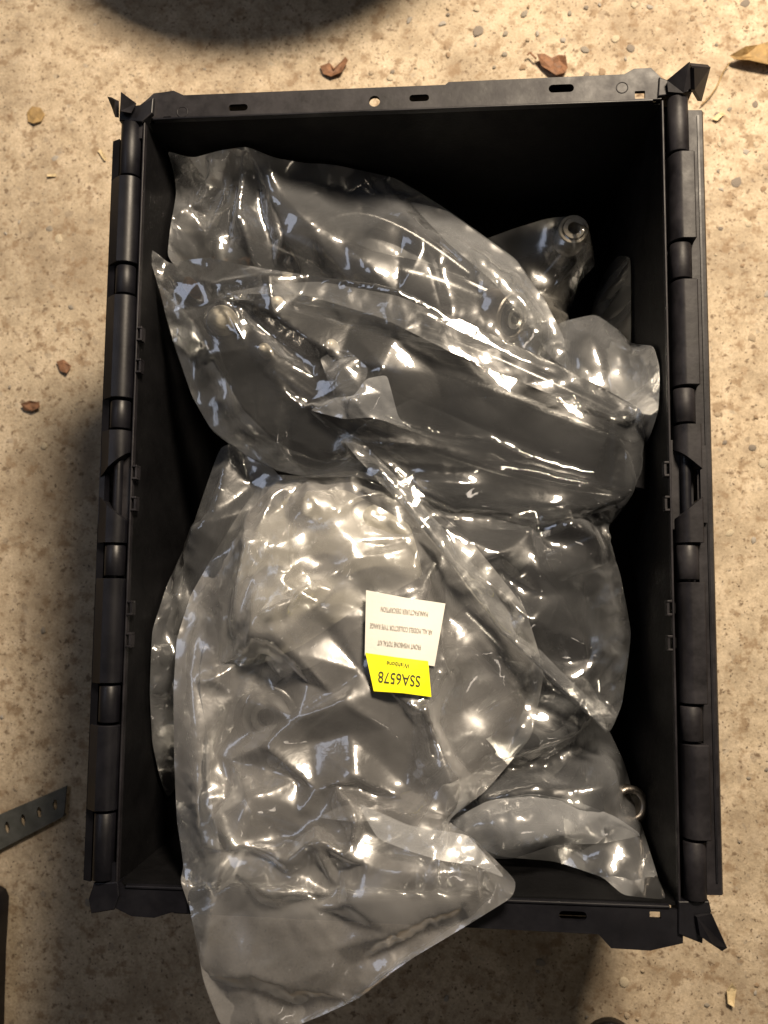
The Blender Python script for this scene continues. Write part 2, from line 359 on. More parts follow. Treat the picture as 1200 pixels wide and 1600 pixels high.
# hinge sides
def yw(py, side): return P(182 if side < 0 else 1075, py, RIM)[1]
L_seg = [(192, 278, 0), (278, 415, 1), (415, 462, 0), (462, 625, 1), (625, 672, 0), (672, 850, 2), (850, 902, 0), (902, 1069, 1), (1069, 1131, 0), (1131, 1268, 1), (1268, 1378, 0)]
R_seg = [(150, 240, 0), (240, 379, 1), (379, 438, 0), (438, 606, 1), (606, 663, 0), (663, 850, 2), (850, 908, 0), (908, 1101, 1), (1101, 1160, 0), (1160, 1312, 1), (1312, 1408, 0)]
def profile_body(bm, prof, y0, y1, bev=0.0):
    a = [bm.verts.new((x, y0, z)) for x, z in prof]; b = [bm.verts.new((x, y1, z)) for x, z in prof]
    bm.faces.new(a); bm.faces.new(b[::-1])
    for i in range(len(prof)): j = (i + 1) % len(prof); bm.faces.new((a[i], b[i], b[j], a[j]))
for side, segs in ((-1, L_seg), (1, R_seg)):
    s = side
    # ledge carrying the hinge, with its thin pale upstanding inner edge
    y_hi, y_lo = 0.276, -0.276
    bm = bmesh.new(); box(bm, min(s * 0.1885, s * 0.2065), max(s * 0.1885, s * 0.2065), y_lo, y_hi, RIM - 0.016, RIM - 0.0085); bobj('side_ledge', bm, M_crate, crate)
    bm = bmesh.new(); box(bm, min(s * 0.1885, s * 0.1900), max(s * 0.1885, s * 0.1900), y_lo, y_hi, RIM - 0.0085, RIM + 0.0010, 0.0005); bobj('inner_lip', bm, M_rim, crate)
    # square catches standing on the inner edge
    cat = [522, 572, 738, 787, 950, 1000] if s < 0 else [733, 787, 950, 1005]
    for py in cat:
        y = P(208 if s < 0 else 1055, py, RIM)[1]
        bm = bmesh.new()
        for dy in (-0.0052, 0.0037):
            box(bm, min(s * 0.1850, s * 0.1884), max(s * 0.1850, s * 0.1884), y + dy, y + dy + 0.0015, RIM - 0.006, RIM + 0.002, 0.0003)
        box(bm, min(s * 0.1850, s * 0.1865), max(s * 0.1850, s * 0.1865), y - 0.0036, y + 0.0036, RIM - 0.006, RIM + 0.0014)
        bobj('catch', bm, M_rim, crate)
        bm = bmesh.new(); box(bm, min(s * 0.1901, s * 0.1945), max(s * 0.1901, s * 0.1945), y - 0.0036, y + 0.0036, RIM - 0.009, RIM - 0.0055); bobj('catch_recess', bm, M_wall, crate)
    # the hanging lid leaf
    lid_y0, lid_y1 = yw(1380 if s < 0 else 1400, s), yw(216 if s < 0 else 168, s)
    lid = None
    bm = bmesh.new()
    prof = [(s * 0.2085, RIM - 0.001), (s * 0.2150, RIM - 0.0045), (s * 0.2185, RIM - 0.016), (s * 0.2175, 0.045), (s * 0.2145, 0.045), (s * 0.2150, RIM - 0.016), (s * 0.2120, RIM - 0.008), (s * 0.2080, RIM - 0.006)]
    if s > 0: prof = [(0.2080, RIM - 0.0035), (0.2175, RIM - 0.0042), (0.2190, RIM - 0.007), (0.2175, 0.045), (0.2145, 0.045), (0.2155, RIM - 0.016), (0.2080, RIM - 0.008)]
    profile_body(bm, prof, lid_y0, lid_y1)
    lid = bobj('lid', bm, M_rim if s > 0 else M_crate, crate)
    if s > 0: lid['label'] = 'right lid leaf hanging outside the crate'
    else: lid['label'] = 'left lid leaf hanging outside the crate'
    # rod and knuckles
    bm = bmesh.new(); tube(bm, (s * HX, yw(segs[0][0], s), RIM - 0.002), (s * HX, yw(segs[-1][1], s), RIM - 0.002), 0.0035, 12); bobj('hinge_rod', bm, M_crate, crate, True)
    for (a, b, kind) in segs:
        y1, y0 = yw(a, s) - 0.0009, yw(b, s) + 0.0009
        bm = bmesh.new(); cx_ = s * HX; cz_ = RIM - 0.002
        if kind == 0:
            lathe(bm, [(0.0036, 0), (0.0068, 0.0), (0.0073, 0.0006), (0.0073, (y1 - y0) - 0.0006), (0.0068, y1 - y0), (0.0036, y1 - y0)], (cx_, y0, cz_), (0, 1, 0), 30)
            k = bobj('hinge_barrel', bm, M_crate if s < 0 else M_rim, crate, True); 
            k.data.polygons.foreach_set('use_smooth', [True] * len(k.data.polygons))
        else:
            # rounded knuckle that runs outwards into the lid leaf
            def kprof(cut=0.0):
                pr = []
                if s < 0:
                    for ang in range(200, -1, -16):
                        pass
                r = 0.0088
                if s > 0:
                    pr = [(cx_ - 0.0078, cz_ - 0.008), (cx_ - 0.0074, cz_ - 0.001), (cx_ - 0.0055, cz_ + 0.0045), (cx_ - 0.0030, cz_ + 0.0075), (cx_ - 0.0005, cz_ + 0.0088), (cx_ + 0.0008, cz_ + 0.0091),
                          (cx_ + 0.0086, cz_ + 0.0084), (cx_ + 0.0094, cz_ + 0.0076), (cx_ + 0.0096, cz_ - 0.008)]
                    return pr
                for ang in range(-60, 91, 15):      # from lower inside round over the top
                    pr.append((cx_ - s * r * math.cos(R(ang)), cz_ + r * math.sin(R(ang))))
                pr += [(cx_ + s * 0.0045, cz_ + r * 0.97), (s * 0.2090, cz_ + (0.0060 if s > 0 else 0.0045)), (s * 0.2130, cz_ + 0.0012), (s * 0.2135, cz_ - 0.010), (cx_ + s * 0.004, cz_ - 0.008)]
                return pr
            if kind == 1:
                profile_body(bm, kprof(), y0, y1); bmesh.ops.bevel(bm, geom=[e for e in bm.edges if abs(e.verts[0].co.y - e.verts[1].co.y) < 1e-7], offset=0.0005, segments=1, affect='EDGES')
                k = bobj('hinge_knuckle', bm, M_crate if s < 0 else M_rim, crate, False)
            else:
                # big central knuckle with an angled window between its two ends
                L = y1 - y0; e1 = L * 0.19
                for (ya, yb, flip) in ((y1 - e1, y1, 1), (y0, y0 + e1, -1)):
                    pr = kprof(); va = []; vb = []
                    for x, z in pr:
                        sl = (abs(x) - 0.191) / 0.024 * 0.020
                        va.append(bm.verts.new((x, (ya - sl) if flip > 0 else ya, z))); vb.append(bm.verts.new((x, yb if flip > 0 else (yb + sl), z)))
                    bm.faces.new(va); bm.faces.new(vb[::-1])
                    for i in range(len(pr)): j = (i + 1) % len(pr); bm.faces.new((va[i], vb[i], vb[j], va[j]))
                box(bm, min(s * 0.2095, s * 0.2135), max(s * 0.2095, s * 0.2135), y0 + e1 * 0.9, y1 - e1 * 0.9, cz_ - 0.010, cz_ + 0.0012)
                bobj('hinge_knuckle', bm, M_crate if s < 0 else M_rim, crate, False)
                bm = bmesh.new(); box(bm, min(s * 0.1902, s * 0.1985), max(s * 0.1902, s * 0.1985), y0 + e1 * 0.6, y1 - e1 * 0.6, RIM - 0.0084, RIM - 0.0045, 0.0004)
                bobj('side_ledge', bm, M_rim, crate)
# smooth the rounded knuckles by angle
for o in list(COL.objects):
    if o.name.startswith(('hinge_knuckle', 'lid')) and o.type == 'MESH':
        me = o.data; me.polygons.foreach_set('use_smooth', [True] * len(me.polygons))
        me.set_sharp_from_angle(angle=R(32))

# corner posts and lid ears
def poly3(name, pts_px, z0, z1, mat, bev=0.0008, lab=None):
    bm = bmesh.new(); prism(bm, [P(a, b, z1)[:2] for a, b in pts_px], z0, z1, bev, 2)
    o = bobj(name, bm, mat, crate)
    if lab: o['label'] = lab
    return o
poly3('corner_post', [(188, 152), (205, 165), (222, 163), (240, 152), (238, 176), (222, 190), (186, 188), (187, 175)], RIM - 0.02, RIM + 0.004, M_crate)
def ear(pts, mat, parent=crate, th=0.0032):
    """thin plate through 3-D points (px, py, z) with real thickness"""
    q = [PV(*p) for p in pts]; n = (q[1] - q[0]).cross(q[2] - q[0]).normalized() * th
    bm = bmesh.new(); a = [bm.verts.new(p) for p in q]; b = [bm.verts.new(p - n) for p in q]
    bm.faces.new(a); bm.faces.new(b[::-1])
    for i in range(len(q)): j = (i + 1) % len(q); bm.faces.new((a[i], b[i], b[j], a[j]))
    return bobj('lid_ear', bm, mat, parent)
ear([(174, 152, RIM - 0.003), (186, 158, RIM + 0.004), (186, 184, RIM), (182, 172, RIM - 0.004)], M_rim)
ear([(189, 145, RIM + 0.012), (213, 163, RIM + 0.0065), (205, 178, RIM + 0.0058), (188, 175, RIM + 0.0062)], M_rim)
ear([(1044, 124, RIM + 0.004), (1078, 96, RIM + 0.016), (1079, 138, RIM + 0.006), (1070, 144, RIM + 0.005), (1046, 142, RIM + 0.003)], M_rim)
ear([(1078, 106, RIM + 0.012), (1104, 104, RIM - 0.004), (1090, 158, RIM - 0.012), (1079, 140, RIM + 0.004)], M_crate)
ear([(1076, 98, RIM + 0.014), (1106, 101, RIM - 0.002), (1104, 105, RIM - 0.004), (1078, 106, RIM + 0.010)], M_rim)
poly3('corner_post', [(1042, 124), (1078, 118), (1082, 142), (1046, 148), (1028, 150), (1030, 120)], RIM - 0.02, RIM + 0.002, M_rim)
poly3('corner_post', [(1060, 1408), (1108, 1408), (1112, 1425), (1100, 1440), (1098, 1475), (1060, 1460)], RIM - 0.02, RIM + 0.002, M_crate)
ear([(1085, 1430, RIM + 0.003), (1108, 1425, RIM), (1132, 1478, RIM - 0.004), (1124, 1483, RIM - 0.002), (1110, 1474, RIM + 0.004), (1090, 1460, RIM + 0.003)], M_crate)
poly3('corner_post', [(146, 1380), (184, 1378), (186, 1400), (178, 1422), (142, 1428), (138, 1405)], RIM - 0.02, RIM + 0.002, M_crate)
# lid rib lines seen along the right leaf
bm = bmesh.new(); box(bm, 0.2139, 0.2152, -0.262, 0.266, RIM - 0.0042, RIM - 0.0030); bobj('lid_rib', bm, M_crate, crate)

# ------------------------------------------------------------------ metal arms inside the bags
COLL = []            # collision primitives for the film: ('poly', [xy], ztop) or ('cap', a, b, r)
def plate(name, pts, z, th, parent, mat=M_arm, bev=0.007, coll=True):
    xy = [P(a, b, z)[:2] for a, b in pts]
    # smooth the outline with Chaikin corner cutting
    for _ in range(2):
        q = []
        for i in range(len(xy)):
            a, b = xy[i], xy[(i + 1) % len(xy)]
            q += [(a[0] * .75 + b[0] * .25, a[1] * .75 + b[1] * .25), (a[0] * .25 + b[0] * .75, a[1] * .25 + b[1] * .75)]
        xy = q
    bm = bmesh.new(); prism(bm, xy, z - th, z, bev, 4)
    o = bobj(name, bm, mat, parent, True); o.data.set_sharp_from_angle(angle=R(50))
    if coll: COLL.append(('poly', np.array(xy), z))
    return o
def rod(name, pts, r, parent, mat=M_arm, coll=True, seg=16):
    """tube through (px, py, z, radius scale) points"""
    q = [PV(p[0], p[1], p[2]) for p in pts]
    # catmull-rom
    qq = [q[0]] + q + [q[-1]]; path = []; rs = []
    sc_ = [p[3] if len(p) > 3 else 1.0 for p in pts]
    for i in range(1, len(qq) - 2):
        for k in range(6):
            u = k / 6; p0, p1, p2, p3 = qq[i - 1:i + 3]
            path.append(0.5 * ((2 * p1) + (p2 - p0) * u + (2 * p0 - 5 * p1 + 4 * p2 - p3) * u * u + (3 * p1 - p0 - 3 * p2 + p3) * u ** 3)); rs.append(sc_[i - 1] * (1 - u) + sc_[i] * u)
    path.append(q[-1]); rs.append(sc_[-1])
    bm = bmesh.new(); prev = None; up = Vector((0, 0, 1)); first = None
    for i, p in enumerate(path):
        t_ = (path[min(i + 1, len(path) - 1)] - path[max(i - 1, 0)]).normalized(); sd = t_.cross(up).normalized(); u2 = sd.cross(t_)
        ring = [bm.verts.new(p + (sd * math.cos(2 * math.pi * k / seg) + u2 * math.sin(2 * math.pi * k / seg)) * r * rs[i]) for k in range(seg)]
        if prev:
            for k in range(seg): bm.faces.new((prev[k], prev[(k + 1) % seg], ring[(k + 1) % seg], ring[k]))
        else: bm.faces.new(ring)
        prev = ring
    bm.faces.new(prev)
    if coll:
        for a, b, ra in zip(path[::2], path[2::2], rs[::2]): COLL.append(('cap', np.array(a), np.array(b), r * ra))
    return bobj(name, bm, mat, parent, True)
def bush(px, py, z, r, h, parent, axis=(0, 0, 1), hole=0.45, names=('bushing', 'bush_sleeve'), mats=(None, None), coll=True):
    c = PV(px, py, z); bm = bmesh.new()
    lathe(bm, [(r * 0.72, -h / 2), (r * 0.95, -h / 2), (r, -h / 2 + 0.001), (r, h / 2 - 0.001), (r * 0.95, h / 2), (r * 0.78, h / 2), (r * 0.74, h / 2 - 0.0015)], c, axis)
    b = bobj(names[0], bm, mats[0] or M_arm, parent, True); b.data.set_sharp_from_angle(angle=R(40))
    bm = bmesh.new(); rr = r * 0.73; lathe(bm, [(rr, h / 2 - 0.002), (r * 0.55, h / 2 - 0.0025), (r * hole, h / 2 - 0.001)], c, axis); k = bobj('rubber_insert', bm, M_rubber, b, True)
    bm = bmesh.new(); rr = r * hole; lathe(bm, [(rr, -h / 2 - 0.002), (rr, h / 2 + 0.002), (rr * 0.6, h / 2 + 0.002), (rr * 0.6, -h / 2)], c, axis); k = bobj(names[1], bm, mats[1] or M_steel, b, True); k.data.set_sharp_from_angle(angle=R(40))
    a = Vector(axis).normalized() * h / 2
    if coll: COLL.append(('cap', np.array(c - a * 0.8), np.array(c + a * 0.8), r * 0.98))
    return b
def boss(name, px, py, z, r, h, parent, mat, dome=True):
    c = PV(px, py, z); bm = bmesh.new()
    pr = [(r, -h), (r, 0)] + ([(r * math.cos(R(a)), h * 0.55 * math.sin(R(a))) for a in range(15, 90, 15)] + [(0.0001, h * 0.55)] if dome else [(r * 0.9, 0.001), (0.0001, 0.001)])
    lathe(bm, pr, c); return bobj(name, bm, mat, parent, True)

# arm in the uppermost bag
armA = thing('control_arm', 'black wishbone arm with round ball joint and wide bush end, in the uppermost clear bag', 'suspension arm', group='black suspension arms in clear bags')
plate('arm_body', [(330, 470), (380, 462), (470, 480), (600, 498), (760, 545), (900, 610), (985, 650), (1000, 700), (990, 775), (930, 780), (820, 745), (680, 712), (560, 668), (450, 590), (380, 545), (330, 530)], 0.236, 0.020, armA)
rod('arm_tube', [(575, 560, 0.222, 0.55), (640, 590, 0.223, 0.85), (760, 630, 0.224, 1.0), (880, 675, 0.224, 1.05), (975, 708, 0.222, 1.05)], 0.026, armA)
rod('flange_tube', [(400, 478, 0.238), (520, 498, 0.243), (680, 530, 0.250), (850, 600, 0.252), (965, 655, 0.246)], 0.0075, armA)
rod('flange_tube', [(420, 575, 0.232), (560, 668, 0.238), (700, 722, 0.244), (850, 765, 0.244), (975, 782, 0.240)], 0.0075, armA)
bush(968, 708, 0.236, 0.019, 0.056, armA, axis=(0.05, 1, 0.0), mats=(M_arm, M_rust))
b = boss('ball_joint', 347, 500, 0.249, 0.0112, 0.024, armA, M_pale)
bm = bmesh.new(); lathe(bm, [(0.0105, 0), (0.0150, 0.001), (0.0155, -0.006), (0.0135, -0.018)], PV(347, 500, 0.242)); bobj('ball_joint_housing', bm, M_arm, armA, True)
boss('stud', 300, 450, 0.232, 0.0055, 0.022, armA, M_rust)
for (a, b_) in ((434, 473), (413, 546), (518, 540)):
    boss('rivet', a, b_, 0.2480, 0.0048, 0.013, armA, M_pale)

# arm under the top left bag
armB = thing('control_arm', 'curved dark arm with bright knuckle end, in the bag at the top left', 'suspension arm', group='black suspension arms in clear bags')
rod('arm_body', [(345, 330, 0.185, 1.2), (400, 350, 0.195, 1.1), (480, 380, 0.200, 1.2), (560, 420, 0.200, 1.3), (680, 450, 0.195, 1.2), (800, 500, 0.18, 1.1)], 0.014, armB)
rod('arm_brace', [(455, 420, 0.19), (500, 360, 0.203), (560, 340, 0.20), (640, 370, 0.19), (740, 440, 0.18)], 0.009, armB)
bush(335, 325, 0.186, 0.021, 0.040, armB, axis=(0.1, 0.2, 1), mats=(M_steel, M_steel))
bush(770, 490, 0.188, 0.020, 0.045, armB, axis=(0.6, -0.3, 0.5), mats=(M_dull, M_steel))

# small arm at the upper right with a pale round bush
armC = thing('control_arm', 'arm end with pale round bush showing through dull film at the upper right', 'suspension arm', group='black suspension arms in clear bags')
bush(892, 369, 0.167, 0.0125, 0.030, armC, axis=(0.05, 0.0, 1), mats=(M_zinc, M_zinc), hole=0.7)
rod('arm_body', [(885, 400, 0.140), (850, 440, 0.132), (810, 480, 0.125), (760, 540, 0.115)], 0.012, armC)

# large arm in the labelled bag
armD = thing('control_arm', 'large black wishbone arm lying under the labelled clear bag', 'suspension arm', group='black suspension arms in clear bags')
plate('arm_body', [(420, 1060), (500, 1040), (560, 980), (640, 900), (700, 900), (690, 1000), (660, 1090), (690, 1180), (700, 1260), (640, 1330), (500, 1340), (400, 1300), (360, 1200)], 0.232, 0.022, armD)
rod('arm_rib', [(400, 1240, 0.238), (470, 1130, 0.245), (570, 1060, 0.250), (640, 960, 0.248), (680, 880, 0.235)], 0.011, armD)
rod('arm_rib', [(400, 1270, 0.236), (500, 1300, 0.244), (600, 1300, 0.244), (680, 1240, 0.240), (760, 1160, 0.228)], 0.010, armD)
bush(420, 1120, 0.228, 0.024, 0.040, armD, axis=(0.1, 0.1, 1), mats=(M_arm, M_rubber))
bush(520, 830, 0.222, 0.023, 0.050, armD, axis=(1, 0.3, 0.2), mats=(M_steel, M_steel))
# arm with a round eye in the lower right bag
armE = thing('control_arm', 'black arm with big round arched eye, in the lower right bag', 'suspension arm', group='black suspension arms in clear bags')
bush(830, 1165, 0.190, 0.040, 0.045, armE, axis=(-0.1, 0.25, 1), hole=0.30, mats=(M_arm, M_rubber))
rod('arm_body', [(800, 900, 0.215, 1.2), (860, 980, 0.212, 1.3), (880, 1060, 0.205, 1.2), (850, 1130, 0.195)], 0.016, armE)
rod('arm_brace', [(720, 960, 0.205), (780, 1020, 0.212), (840, 1090, 0.205)], 0.011, armE)
bush(900, 860, 0.215, 0.018, 0.040, armE, axis=(1, 0.4, 0.3))
# arm of the left bag
armF = thing('control_arm', 'dark arm with round ringed end, in the narrow bag at the left', 'suspension arm', group='black suspension arms in clear bags')
bush(268, 965, 0.205, 0.019, 0.030, armF, axis=(-0.2, 0.1, 1), mats=(M_rubber, M_steel))
rod('arm_body', [(350, 760, 0.215), (320, 860, 0.212), (288, 950, 0.205), (280, 1080, 0.200), (295, 1180, 0.195)], 0.013, armF)
# loose ring at the lower right
bm = bmesh.new(); lathe(bm, [(0.0085, 0.008), (0.0105, 0.010), (0.0140, 0.008), (0.0145, -0.008), (0.0125, -0.010), (0.0085, -0.008), (0.0085, 0.008)], PV(978, 1256, 0.214), (0.3, 0.1, 1))
ring = bobj('steel_ring', bm, M_dull, None, True); tag(ring, 'dull metal bush ring near the right wall at the bottom of the crate', 'ring')

# ------------------------------------------------------------------ film simulation
def inside_mask(pts, poly):
    x, y = pts[:, 0], pts[:, 1]; r = np.zeros(len(pts), bool); j = len(poly) - 1
    for i in range(len(poly)):
        xi, yi = poly[i]; xj, yj = poly[j]
        c = ((yi > y) != (yj > y)) & (x < (xj - xi) * (y - yi) / (yj - yi + 1e-12) + xi); r ^= c; j = i
    return r
def seg_dist(pts, a, b):
    ab = b - a; t_ = np.clip(((pts - a) @ ab) / (ab @ ab + 1e-12), 0, 1); d = pts - (a + t_[:, None] * ab)
    return np.sqrt((d * d).sum(1)), t_
def poly_dist(pts, poly):
    d = np.full(len(pts), 9.0)
    for i in range(len(poly)):
        dd, _ = seg_dist(pts, np.array(poly[i]), np.array(poly[(i + 1) % len(poly)])); d = np.minimum(d, dd)
    return d
def coll_height(pts, floor_z):
    H = floor_z.copy()
    for c in COLL:
        if c[0] == 'poly':
            bb0 = c[1].min(0) - 0.03; bb1 = c[1].max(0) + 0.03
            m = np.all((pts > bb0) & (pts < bb1), axis=1)
            if not m.any(): continue
            q = pts[m]; ins = inside_mask(q, c[1]); d = poly_dist(q, c[1]); d[ins] = 0
            H[m] = np.maximum(H[m], c[2] + 0.0015 - d * 1.6 - (d > 0) * 0.0)
        else:
            _, a, b, r = c; d, t_ = seg_dist(pts, a[:2], b[:2]); zc = a[2] + (b[2] - a[2]) * t_
            r2 = r + 0.0015; m = d < r2 * 2.2
            h = np.where(d < r2 * 0.75, zc + np.sqrt(np.maximum(r2 * r2 - d * d, 0)), zc + r2 * 0.66 - (d - r2 * 0.75) * 1.5)
            H[m] = np.maximum(H[m], h[m])
    return H
def vnoise(p, sc_, seed, octs=3):
    out = np.zeros(len(p)); amp = 1
    r_ = np.random.default_rng(seed)
    for o in range(octs):
        g = r_.uniform(-1, 1, (64, 64)); q = p * sc_ * 2 ** o + r_.uniform(0, 30, 2)
        i = np.floor(q).astype(int); f = q - i; f = f * f * (3 - 2 * f)
        a = g[i[:, 0] % 64, i[:, 1] % 64]; b = g[(i[:, 0] + 1) % 64, i[:, 1] % 64]; c = g[i[:, 0] % 64, (i[:, 1] + 1) % 64]; d = g[(i[:, 0] + 1) % 64, (i[:, 1] + 1) % 64]
        out += amp * ((a * (1 - f[:, 0]) + b * f[:, 0]) * (1 - f[:, 1]) + (c * (1 - f[:, 0]) + d * f[:, 0]) * f[:, 1]); amp *= 0.5
    return out
def catmull(pts, n):
    q = np.array(pts, float); N = len(q); out = []
    for i in range(N):
        p0, p1, p2, p3 = q[i - 1], q[i], q[(i + 1) % N], q[(i + 2) % N]
        for k in range(n):
            u = k / n; c = 0.5 * ((2 * p1) + (p2 - p0) * u + (2 * p0 - 5 * p1 + 4 * p2 - p3) * u * u + (3 * p1 - p0 - 3 * p2 + p3) * u ** 3)
            out.append(0.2 * c + 0.8 * (p1 * (1 - u) + p2 * u))
    return np.array(out)
def sim_sheet(outline, ctrl, creases, h, excess, seed, iters=260, aniso=None, collide=True, bend=0.12, down=False, base_off=0.0, crumple=(), taut=(), facet=0.017, amp=0.19, stiff=0.25):
    """outline: (px,py,z) loop; ctrl: (px,py,z) heights inside; creases: ([(px,py,dz)], width_m, pull)"""
    def PI(a_, b_, z_):
        q = P(a_, b_, z_)
        while z_ < RIM - 0.012:
            k_ = (RIM - z_) / RIM; q = P(a_, b_, z_)
            if abs(q[0]) < IX - 0.0235 * k_ - 0.002 and abs(q[1]) < IY - 0.0255 * k_ - 0.002: break
            z_ += 0.004
        return q
    loop = catmull([PI(*o) for o in outline], 8)
    seg = np.linalg.norm(np.roll(loop, -1, 0) - loop, axis=1); cum = np.concatenate([[0], np.cumsum(seg)]); n = max(12, int(cum[-1] / h))
    s_ = np.arange(n) * cum[-1] / n; lp = np.vstack([loop, loop[:1]])
    B = np.stack([np.interp(s_, cum, lp[:, k]) for k in range(3)], 1)
    x0, y0 = B[:, :2].min(0); x1, y1 = B[:, :2].max(0)
    g = []
    row = 0; y = y0
    while y < y1:
        xs = np.arange(x0 + (h / 2 if row % 2 else 0), x1, h); g.append(np.stack([xs, np.full(len(xs), y)], 1)); y += h * 0.866; row += 1
    g = np.vstack(g); g = g + np.random.default_rng(seed).uniform(-0.22, 0.22, g.shape) * h
    m = inside_mask(g, B[:, :2]); g = g[m]; g = g[poly_dist(g, B[:, :2]) > h * 0.55]
    rg = np.random.default_rng(seed + 77)
    def ang(p): return aniso(p) if callable(aniso) else (R(aniso) if aniso is not None else 0.6) * np.ones(len(p))
    # sparse fold points, closer together across the folds than along them
    cand = g[rg.permutation(len(g))]; chosen = []
    th_c = ang(cand); spc = facet
    for k in range(len(cand)):
        p = cand[k]; c_, s2 = math.cos(th_c[k]), math.sin(th_c[k]); sp = spc
        fine = 0
        for (a_, b_, rp, am) in crumple:
            cc = P(a_, b_, 0.24)
            if (p[0] - cc[0]) ** 2 + (p[1] - cc[1]) ** 2 < (rp * 0.00046) ** 2: sp = 0.0072; fine = 1
        ok = True
        for (q, f2) in chosen:
            dx, dy = p[0] - q[0], p[1] - q[1]; u_, v_ = dx * c_ + dy * s2, -dx * s2 + dy * c_
            if fine:
                if dx * dx + dy * dy < sp * sp: ok = False; break
            elif (u_ / 2.6) ** 2 + (v_ / 0.9) ** 2 < sp * sp: ok = False; break
        if ok: chosen.append((p, fine))
    bi = np.arange(0, len(B), max(1, int(0.016 / h)))
    FP = [tuple(B[i_, :2]) for i_ in bi]; FZ = [0.0] * len(FP); FE = [(i_, (i_ + 1) % len(FP)) for i_ in range(len(FP))]
    creased = []
    for (cp, wd, pw) in creases:
        q = [P(a_, b_, 0.25)[:2] for a_, b_, _ in cp]; st = len(FP)
        for k, (a_, b_, dz) in enumerate(cp):
            FP.append(q[k]); FZ.append(dz * 1.1)
            if k: FE.append((len(FP) - 2, len(FP) - 1))
        creased.append(np.array(q))
    for (p, f2) in chosen:
        if min([9] + [float(seg_dist(p[None, :], q[k], q[k + 1])[0][0]) for q in creased for k in range(len(q) - 1)]) < (0.004 if f2 else 0.007): continue
        FP.append(tuple(p)); FZ.append(float(rg.uniform(-1, 1)) * (0.0025 if f2 else facet * amp))
    fv, _, ff, ov_, _, _ = delaunay_2d_cdt([Vector(p) for p in FP], FE, [], 0, 1e-6)
    fxy = np.array([(v.x, v.y) for v in fv]); es_ = set()
    for f in ff:
        for k in range(len(f)): es_.add((min(f[k], f[(k + 1) % len(f)]), max(f[k], f[(k + 1) % len(f)])))
    samp = []; gk = np.ones(len(g), bool)
    for (i_, j_) in es_:
        A_, B2 = fxy[i_], fxy[j_]; L_ = float(np.linalg.norm(B2 - A_)); n_ = max(1, int(L_ / (h * 0.9)))
        samp += [A_ * (1 - k / n_) + B2 * k / n_ for k in range(n_ + 1)]
        gk &= seg_dist(g, A_, B2)[0] > h * 0.55
    samp = np.array(samp); samp = samp[inside_mask(samp, B[:, :2])]; samp = samp[poly_dist(samp, B[:, :2]) > h * 0.5]
    kp = []
    for p in samp:
        if not kp or ((np.array(kp) - p) ** 2).sum(1).min() > (h * 0.45) ** 2: kp.append(p)
    g = np.vstack([g[gk]] + ([np.array(kp)] if kp else []))
    V2 = np.vstack([B[:, :2], g]); nb = len(B)
    vs, es, fs, _, _, _ = delaunay_2d_cdt([Vector(p) for p in V2], [(i, (i + 1) % nb) for i in range(nb)], [], 1, 1e-7)
    X2 = np.array([(v.x, v.y) for v in vs]); T = np.array([f for f in fs if len(f) == 3])
    N = len(X2)
    # boundary vertices keep their index order in the output for the first nb
    pin = np.zeros(N, bool); pin[:nb] = True
    # base height: inverse distance blend of outline and control heights
    C = np.array([P(*c) for c in ctrl]) if len(ctrl) else np.zeros((0, 3))
    K = np.vstack([B[::6], C]) if len(C) else B[::6]
    w = np.concatenate([np.full(len(B[::6]), 1.0), np.full(len(C), 6.0)])
    D = ((X2[:, None, :] - K[None, :, :2]) ** 2).sum(2) + 1e-5
    Wt = w / D ** 1.6; base = (Wt * K[:, 2]).sum(1) / Wt.sum(1)
    base[:nb] = B[:nb, 2] if N >= nb else base[:nb]
    X = np.zeros((N, 3)); X[:, :2] = X2
    sa = np.ones(N)
    for (a_, b_, rp) in taut:
        sa *= 1 - 0.85 * np.exp(-((X2 - np.array(P(a_, b_, 0.25)[:2])) ** 2).sum(1) / (rp * 0.00045) ** 2)
    bd = poly_dist(X2, B[:, :2])
    fz = np.array([FZ[o_[0]] if o_ else 0.0 for o_ in ov_]); fx = np.array([(v.x, v.y) for v in fv])
    fac = np.zeros(N)
    for f in ff:
        if len(f) != 3: continue
        A_, B2, C2 = fx[f[0]], fx[f[1]], fx[f[2]]; lo_ = np.minimum(np.minimum(A_, B2), C2); hi_ = np.maximum(np.maximum(A_, B2), C2)
        m_ = np.where((X2[:, 0] >= lo_[0]) & (X2[:, 0] <= hi_[0]) & (X2[:, 1] >= lo_[1]) & (X2[:, 1] <= hi_[1]))[0]
        if not len(m_): continue
        den = (B2[1] - C2[1]) * (A_[0] - C2[0]) + (C2[0] - B2[0]) * (A_[1] - C2[1])
        if abs(den) < 1e-14: continue
        l1 = ((B2[1] - C2[1]) * (X2[m_, 0] - C2[0]) + (C2[0] - B2[0]) * (X2[m_, 1] - C2[1])) / den
        l2 = ((C2[1] - A_[1]) * (X2[m_, 0] - C2[0]) + (A_[0] - C2[0]) * (X2[m_, 1] - C2[1])) / den; l3 = 1 - l1 - l2
        k_ = (l1 >= -1e-6) & (l2 >= -1e-6) & (l3 >= -1e-6); fac[m_[k_]] = (l1 * fz[f[0]] + l2 * fz[f[1]] + l3 * fz[f[2]])[k_]
    ridge = np.zeros(N)
